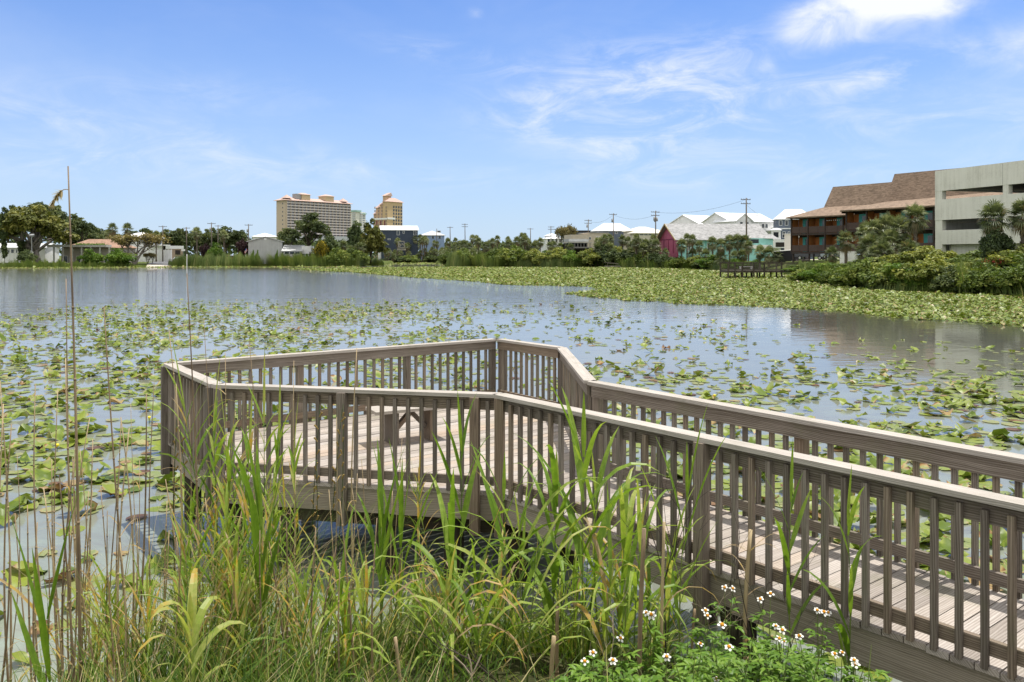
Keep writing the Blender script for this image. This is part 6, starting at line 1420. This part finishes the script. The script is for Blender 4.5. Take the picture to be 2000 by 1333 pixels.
cane(1248, 4.3, (1258, 1033), 'thick broken brown cane in the middle of the bank', r=.0125, broken=True); cane(1290, 4.5, (1297, 1020), 'thick straight broken cane beside the thickest one', r=.009, broken=True); cane(1088, 4.8, (1089, 1185), 'stubby broken cane stump under the green reeds', r=.012, broken=True); cane(1080, 4.4, (1082, 1243), 'pale split cane stump on the bank', r=.013, broken=True); cane(1460, 4.9, (1466, 1035), 'ragged dead stem before the walkway post', r=.012, broken=True, leaf_n=14); cane(790, 4.4, (772, 1245), 'broken pale cane low on the bank', r=.010, broken=True); cane(1355, 5.0, (1357, 1190), 'short brown cane stub by the daisies', r=.008, broken=True)
rb = random.Random(77)
for k in range(75):
    px = rb.choice([rb.uniform(-40, 420), rb.uniform(-40, 640), rb.uniform(380, 780)]); Y = rb.uniform(4.4, 6.4); yt = rb.uniform(800, 1120) - (60 if px < 350 else 0)
    cane(px, Y, (px + rb.uniform(-45, 40), yt), 'brown dead cane standing in the grass of the bank', 'plain dead canes in the bank grass', rb.uniform(.0035, .0065), leaf_n=rb.randrange(3))
# leafy reeds that can be told apart
for (pb, Y, pt, lb, kw) in [
    (455, 5.6, (335, 660), 'leafy reed leaning towards the end railing corner', dict(n=22, L=(.18, .34), w=.026, start=.4, tint=(.3, .65), dry=.12)),
    (480, 5.7, (430, 735), 'dense leafy reed at the platform front corner', dict(n=22, L=(.18, .32), w=.025, start=.25, tint=(.3, .7), dry=.2)),
    (500, 5.6, (520, 690), 'leafy reed with orange tipped leaves before the front railing', dict(n=22, L=(.16, .30), w=.022, start=.25, tint=(.35, .75), dry=.25)),
    (570, 5.7, (575, 780), 'feathery reed before the middle of the front railing', dict(n=22, L=(.14, .26), w=.018, start=.3, tint=(.35, .75), dry=.25)),
    (440, 5.4, (452, 810), 'leafy reed before the corner post', dict(n=20, L=(.16, .30), w=.022, start=.25, tint=(.3, .75), dry=.2)),
    (420, 5.6, (415, 700), 'leafy reed rising through the end railing corner', dict(n=20, L=(.16, .3), w=.023, start=.3, tint=(.3, .75), dry=.15)),
    (535, 5.6, (548, 735), 'leafy reed beside the orange tipped one', dict(n=20, L=(.15, .28), w=.02, start=.3, tint=(.3, .75), dry=.2)),
    (470, 5.4, (492, 770), 'short leafy reed between the taller leafy ones', dict(n=24, L=(.15, .28), w=.022, start=.3, tint=(.3, .7), dry=.15)),
    (820, 5.9, (818, 850), 'thin branching reed before the bench leg', dict(n=26, L=(.08, .18), w=.012, start=.3, tint=(.35, .8), dry=.4)),
    (860, 6.0, (800, 870), 'wispy reed left of the broad leaved one', dict(n=22, L=(.08, .18), w=.012, start=.35, tint=(.35, .8), dry=.4)),
    (885, 5.6, (905, 770), 'broad leaved reed with upright pair of blades before the inner post', dict(n=5, L=(.36, .5), w=.036, start=.55, tint=(.22, .4), droop=(.3, 1.4), spread=.35)),
    (1140, 5.0, (1140, 775), 'tall broad reed crossing the walkway corner', dict(n=9, L=(.4, .58), w=.04, start=.3, tint=(.25, .55), droop=(.4, 1.7))),
    (1175, 5.2, (1160, 880), 'broad reed with long arching leaf over the walkway rail', dict(n=9, L=(.45, .65), w=.038, start=.3, tint=(.3, .6), droop=(.6, 2.0))),
    (1080, 5.1, (1090, 885), 'bright arching reed left of the tall broad one', dict(n=10, L=(.4, .6), w=.036, start=.2, tint=(.3, .6), droop=(.8, 2.2))),
    (1330, 5.0, (1345, 870), 'slim upright reed before the thick walkway post', dict(n=6, L=(.4, .6), w=.026, start=.25, tint=(.25, .5), droop=(.2, .7), spread=.3)),
    (1555, 4.9, (1542, 868), 'lone bright reed before the walkway balusters', dict(n=7, L=(.22, .34), w=.026, start=.35, tint=(.25, .5), droop=(.2, .9), spread=.5)),
    (1640, 4.7, (1660, 918), 'lone reed with drooping leaves before the walkway balusters', dict(n=8, L=(.24, .36), w=.028, start=.25, tint=(.25, .55), droop=(.4, 1.5), spread=.5)),
    (105, 4.3, (90, 1110), 'pair of wide bright blades rising at the left bank', dict(n=4, L=(.5, .7), w=.04, start=.1, tint=(.22, .38), droop=(.0, .25), spread=.35)),
    (510, 4.6, (505, 905), 'stout reed with wide folded blade below the front corner', dict(n=6, L=(.4, .55), w=.045, start=.4, tint=(.22, .42), droop=(.2, 1.0), spread=.22)),
    (380, 4.0, (372, 1160), 'pale yellow broad leaved shoot low on the bank', dict(n=10, L=(.22, .36), w=.036, start=.3, tint=(.62, .76), droop=(1.0, 3.6), spread=.6, dry=.1)),
    (745, 5.3, (745, 955), 'bright reed with one blade folded over by the piles', dict(n=7, L=(.4, .6), w=.036, start=.35, tint=(.22, .45), droop=(.2, 1.4), spread=.3)),
    (770, 5.4, (795, 930), 'upright reed beside the folded blade reed', dict(n=5, L=(.45, .6), w=.03, start=.35, tint=(.25, .45), droop=(.2, .9), spread=.3)),
    (880, 5.2, (880, 1010), 'arching reed under the inner corner post', dict(n=8, L=(.4, .6), w=.034, start=.3, tint=(.3, .6), droop=(.8, 2.0))),
    (980, 5.2, (985, 890), 'reed with blades crossing the inner corner post', dict(n=9, L=(.4, .55), w=.03, start=.3, tint=(.25, .55), droop=(.3, 1.5))),
    (1025, 5.0, (1010, 960), 'bushy bright reed under the walkway corner', dict(n=11, L=(.4, .6), w=.034, start=.15, tint=(.3, .6), droop=(.6, 2.0))),
    (1220, 4.9, (1215, 950), 'reed leaning over the thick broken cane', dict(n=9, L=(.4, .55), w=.032, start=.2, tint=(.3, .6), droop=(.6, 2.0)))]:
    reed(pb, Y, pt, lb, 'reeds of the near bank that stand out', **kw)
for k in range(50):
    px = rb.choice([rb.gauss(1130, 110), rb.gauss(1130, 110), rb.uniform(650, 1350), rb.uniform(100, 900)]); Y = rb.uniform(4.5, 6.0)
    reed(px, Y, (px + rb.uniform(-30, 30), rb.uniform(970, 1170) if px > 1000 else (rb.uniform(1100, 1240) if px > 330 else rb.uniform(1130, 1280))), 'bright green reed with arching strap leaves on the bank', 'arching green reeds of the bank', n=rb.randrange(5, 10), L=(.3, .58), w=rb.uniform(.013, .028), start=.12, tint=(.32, .74), droop=(.8, 2.8), tipdry=.3, dry=.1)
for k in range(44):
    px = rb.choice([rb.uniform(160, 420), rb.uniform(340, 560), rb.uniform(340, 620), rb.uniform(380, 900)]); Y = rb.uniform(4.4, 6.2)
    reed(px, Y, (px + rb.uniform(-40, 40), rb.uniform(860, 1120) if 330 < px < 570 else rb.uniform(1070, 1220)), 'fine leaved reed with yellowing leaves on the bank', 'fine leaved reeds of the bank', n=rb.randrange(12, 22), L=(.14, .30), w=rb.uniform(.011, .020), start=.2, tint=(.3, .8), droop=(.3, 1.3), dry=.25, r=.0035)
# dark green rush stems
for k, (pb, pt) in enumerate([((430), (440, 880)), (612, (625, 790)), (622, (670, 790)), (640, (668, 800)), (360, (345, 820)), (380, (352, 840)), (600, (618, 900))]):
    Y = 5.6; X = XX(pb, Y); zb = max(bz(X, Y), 0); e = empty('dark_rush', (X, Y, zb), 0, ['dark rush at the front corner post', 'dark rush before the second post', 'dark rush with brown beads before the second post', 'dark rush leaning past the second post', 'dark rush below the end railing', 'slanting dark rush below the end railing', 'short dark rush before the front fascia'][k], 'rush', 'dark rushes')
    rr_ = random.Random(k); pts = [p - Vector((X, Y, zb)) for p in stalk_pts((X, Y, zb-.05), P(pt[0], pt[1], Y), rr_, 8)]; b = MB(); b.tube(pts, [.0048-.0004*q for q in range(8)], 5); b.obj('stem', leaf('rush_stem', [(0, (.02, .045, .012)), (1, (.05, .08, .02))], .05, objvar=.4), e, True)
    for q in range(9): b = MB(); c = pts[4].lerp(pts[7], q/9); b.tube([c, c + Vector((rr_.uniform(-.03, .03), 0, .03))], [.004, .007], 5); b.obj('seed_head', plain('rush_seed', (.25, .17, .05), .8, .2), e)
# uncounted grass between them
def grass(name, label, N, seed, fx, fy, hts, wid, lean, tl, droop):
    rng = np.random.default_rng(seed); px = fx(rng, N); Y = fy(rng, N); X = (px-1000)/F*Y; z = np.maximum(bank_z(X, Y), -.15); h = hts(rng, N, px)
    t = np.clip(np.where(rng.random(N) < tl[2], rng.normal(.88, .07, N), rng.normal(tl[0], tl[1], N)), 0, 1)
    tag(obj(name, blades(name, np.stack([X, Y, z-.02], 1), h, wid, lean, L_GRASS, seed, 5, droop, t)), label, kind='stuff')
grass('grass', 'fine green and straw grass covering the near bank', 2300, 31, lambda r, n: np.clip(np.where(r.random(n) < .7, r.normal(560, 260, n), r.uniform(-150, 1450, n)), -150, 1500), lambda r, n: 3.3 + 2.7*r.random(n)**1.4, lambda r, n, px: r.uniform(.2, .75, n)*np.interp(px, [-200, 60, 330, 560, 700, 1500], [.45, .5, 1.1, .9, .5, .52]), .0115, .38, (.26, .18, .14), 1.0)
grass('tall_grass', 'taller thin grass stems over the near bank', 420, 32, lambda r, n: np.clip(r.normal(430, 110, n), 60, 1250), lambda r, n: r.uniform(4.2, 6.4, n), lambda r, n, px: r.uniform(.7, 1.35, n), .0065, .2, (.42, .24, .3), .7)
grass('bank_grass', 'low grass behind the camera side of the bank', 5000, 33, lambda r, n: r.uniform(-900, 2600, n), lambda r, n: r.uniform(2.2, 4.2, n), lambda r, n, px: r.uniform(.12, .4, n), .009, .4, (.4, .2, .25), .9)
grass('water_grass', 'pale new grass in the shallow water under the reeds', 2200, 34, lambda r, n: r.uniform(650, 1300, n), lambda r, n: r.uniform(5.2, 6.9, n), lambda r, n, px: r.uniform(.15, .5, n), .008, .35, (.4, .15, .15), .8)
# thin dark twigs
TW = plain('dark_twig', (.055, .042, .036), .85, .3, 5); TW2 = plain('pale_twig', (.33, .27, .20), .85, .3, 5)
def twig(px, Y, pt, label, seed, m, r=.004, lv=3):
    rng = random.Random(seed); X = XX(px, Y); zb = bz(X, Y); b = MB(); p0 = Vector((X, Y, zb)); 
    def grow(p, d, L, r_, l):
        q = p + d*L*.5 + Vector((rng.uniform(-.05, .05)*L, rng.uniform(-.05, .05)*L, rng.uniform(-.03, .03)*L)); e_ = q + (d+Vector((rng.uniform(-.2, .2), rng.uniform(-.2, .2), rng.uniform(-.2, .2))))*L*.5; b.tube([p, q, e_], [r_, r_*.85, r_*.65], 5)
        if l: 
            for _ in range(rng.choice((2, 2, 3))): grow(e_ if rng.random() < .7 else q, (d + Vector((rng.uniform(-.8, .8), rng.uniform(-.5, .5), rng.uniform(-.3, .5)))).normalized(), L*rng.uniform(.45, .75), r_*.62, l-1)
    t = P(pt[0], pt[1], Y); d = t-p0; grow(Vector((0, 0, -.03)), d.normalized(), d.length*.55, r, lv); o = b.obj('bare_twig', m, loc=p0); tag(o, label, 'twig', 'bare twigs of the bank')
twig(1300, 4.9, (1330, 960), 'dark branching twig before the walkway fascia', 1, TW, .005); twig(1465, 4.8, (1450, 930), 'brown bare twig beside the ragged dead stem', 2, TW, .004); twig(1520, 4.7, (1580, 1090), 'thin grey twig over the daisies', 3, TW, .003); twig(960, 4.6, (800, 1170), 'long dark twig lying across the bank grass', 4, TW, .005, 2); twig(760, 4.3, (650, 1280), 'pale forked twig low in the grass', 5, TW2, .005, 2); twig(1010, 4.3, (860, 1210), 'dark curved twig low in the grass', 6, TW, .006, 2); twig(1150, 4.2, (1250, 1180), 'pale thin twig under the broken canes', 7, TW2, .004, 3); twig(1420, 4.6, (1380, 1130), 'pale bare twig left of the daisies', 8, TW2, .003, 3); twig(930, 4.2, (905, 1240), 'pale broken stick standing in the grass', 9, TW2, .008, 1)

# ------------------------------------------------------------------ daisies
L_HERB = leaf('herb_leaf', [(0, (.055, .125, .014)), (.5, (.13, .25, .025)), (1, (.25, .38, .055))], .42, .45, .3, objvar=.2)
PET = leaf('white_petal', [(0, (.80, .80, .76)), (1, (.85, .85, .82))], .25, .6, .2, objvar=0); ORC = plain('orange_disc', (.62, .26, .015), .8, .2, 60)
def flower_mesh(seed, npet):
    rng = random.Random(seed); V, Fs = [], []
    for k in range(npet):
        a = 2*PI*k/npet + rng.uniform(-.15, .15); d = Vector((math.cos(a), math.sin(a), rng.uniform(-.35, .15))); s = Vector((-math.sin(a), math.cos(a), 0)); L = .016*rng.uniform(.85, 1.1); i0 = len(V)
        V += [tuple(d*.004), tuple(d*L*.65 - s*.0052), tuple(d*L - s*.0022 + Vector((0, 0, -.001))), tuple(d*L + s*.0022 + Vector((0, 0, -.001))), tuple(d*L*.65 + s*.0052)]; Fs.append((i0, i0+1, i0+2, i0+3, i0+4))
    return np_mesh('petals', V, np.array(Fs), [PET], [.5]*len(V))
FM = [flower_mesh(k, n) for k, n in enumerate((5, 6, 5, 4))]
b = MB(); b.tube([(0, 0, -.004), (0, 0, .002), (0, 0, .0055), (0, 0, .007)], [.003, .0062, .005, .002], 9); DISC = b.mesh('disc', ORC, True)
def daisy(px, Y, heads, label, seed, hh=None, group='white daisies of the bank', bushy=26):
    rng = random.Random(seed); X = XX(px, Y); zb = bz(X, Y)-.02; O_ = Vector((X, Y, zb)); e = empty('daisy_plant', O_, 0, label, 'wild flower', group)
    tops = [P(a, c, Y + rng.uniform(-.08, .08)) - O_ for a, c in heads] or [Vector((rng.uniform(-.1, .1), rng.uniform(-.1, .1), hh))]
    st = MB(); V, Fs, T = [], [], []
    for t in tops:
        md = Vector((t.x*.3, t.y*.3, t.z*.5)); pts = [Vector((0, 0, 0)), md, t*.8 + Vector((0, 0, t.z*.06)), t]; st.tube(pts, [.0035, .003, .0022, .0014], 5)
        for k in range(bushy//max(1, len(tops)) + 6):
            u_ = rng.uniform(.08, .82); p = pts[0].lerp(md, u_*2) if u_ < .5 else md.lerp(t, (u_-.5)*2); q = rng.uniform(0, 6.28); base = Vector((math.cos(q), math.sin(q), rng.uniform(.1, .9)))
            sl = rng.uniform(.02, .07); c = p + base.normalized()*sl; st.tube([p, c], .001, 3, cap=False)
            for dq in (-.9, 0, .9):
                ribbon(V, Fs, T, c, (math.cos(q+dq), math.sin(q+dq), rng.uniform(-.1, .6)), None, rng.uniform(.03, .062)*(1 if dq else 1.25), rng.uniform(.014, .024), rng.uniform(.2, 1.2), min(1, max(0, rng.gauss(.5, .2))), nseg=4)
    st.obj('stems', L_STEMG, e); obj('leaves', np_mesh('leaves', V, np.array(Fs), [L_HERB], T), e)
    if heads:
        for t in tops:
            s_ = rng.uniform(1.15, 1.75); f = obj('petals', FM[rng.randrange(4)], e, t); f.scale = (s_,)*3; tl = Vector((rng.uniform(-.35, .35), -.55+rng.uniform(-.3, .3), 1)).normalized(); f.rotation_euler = tl.to_track_quat('Z', 'Y').to_euler(); obj('disc', DISC, f)
DS = [(1420, 4.7, [(1415, 1148), (1431, 1150)], 'twin headed daisy before the walkway post foot'), (1500, 4.6, [(1505, 1160), (1485, 1171)], 'pair of small daisies before the walkway fascia'), (1380, 4.6, [(1378, 1193), (1382, 1203)], 'daisy left of the twin headed one'), (1270, 4.5, [(1262, 1197), (1272, 1201)], 'daisy beside the thick broken cane'), (1520, 4.4, [(1515, 1223), (1528, 1231)], 'pair of wide open daisies in the green herbs'), (1525, 4.3, [(1522, 1248), (1531, 1253)], 'clustered daisies just below the wide open pair'), (1560, 4.5, [(1561, 1243)], 'single daisy by the dark gap under the walkway'), (1600, 4.6, [(1596, 1192), (1609, 1196), (1618, 1197)], 'three daisies in a row below the lone drooping reed'), (1640, 4.4, [(1630, 1278), (1645, 1275)], 'daisies at the frame foot by the fascia'), (1670, 4.3, [(1668, 1290), (1671, 1298)], 'drooping daisy nearest the fascia'), (1366, 4.4, [(1368, 1258), (1367, 1287)], 'daisies hidden in the herbs under the pale twig'), (1410, 4.4, [(1410, 1221)], 'single daisy above the green herbs'), (1160, 4.2, [(1158, 1275)], 'drooping daisy left of the broken canes'), (1145, 4.1, [(1142, 1292)], 'daisy low at the bank foot'), (1195, 4.1, [(1197, 1290)], 'nearly petalless daisy with orange centre'), (1210, 4.3, [(1212, 1247)], 'folded daisy in the grass'), (1300, 4.2, [(1302, 1283)], 'daisy between the two thick canes'), (1405, 4.0, [(1408, 1322), (1400, 1327)], 'daisies touching the lower frame edge'), (1425, 4.1, [(1424, 1264)], 'orange seed head daisy in the herbs')]
for k, (px, Y, hd, lb) in enumerate(DS): daisy(px, Y, hd, lb, 500+k)
for k in range(60):
    px = rb.choice([rb.uniform(1340, 1720), rb.uniform(1340, 1720), rb.uniform(1050, 1400)]); Y = rb.uniform(3.7, 4.75) if px > 1340 else rb.uniform(3.6, 4.4)
    X = XX(px, Y); lim = 1230 + abs(px-1500)*.25
    hh = max(.12, min(.7, ZZ(rb.uniform(lim-25, lim+70), Y) - bz(X, Y)))
    daisy(px, Y, [], 'bushy green herb without open flowers on the bank', 700+k, hh, 'flowerless green herbs of the bank', 22)
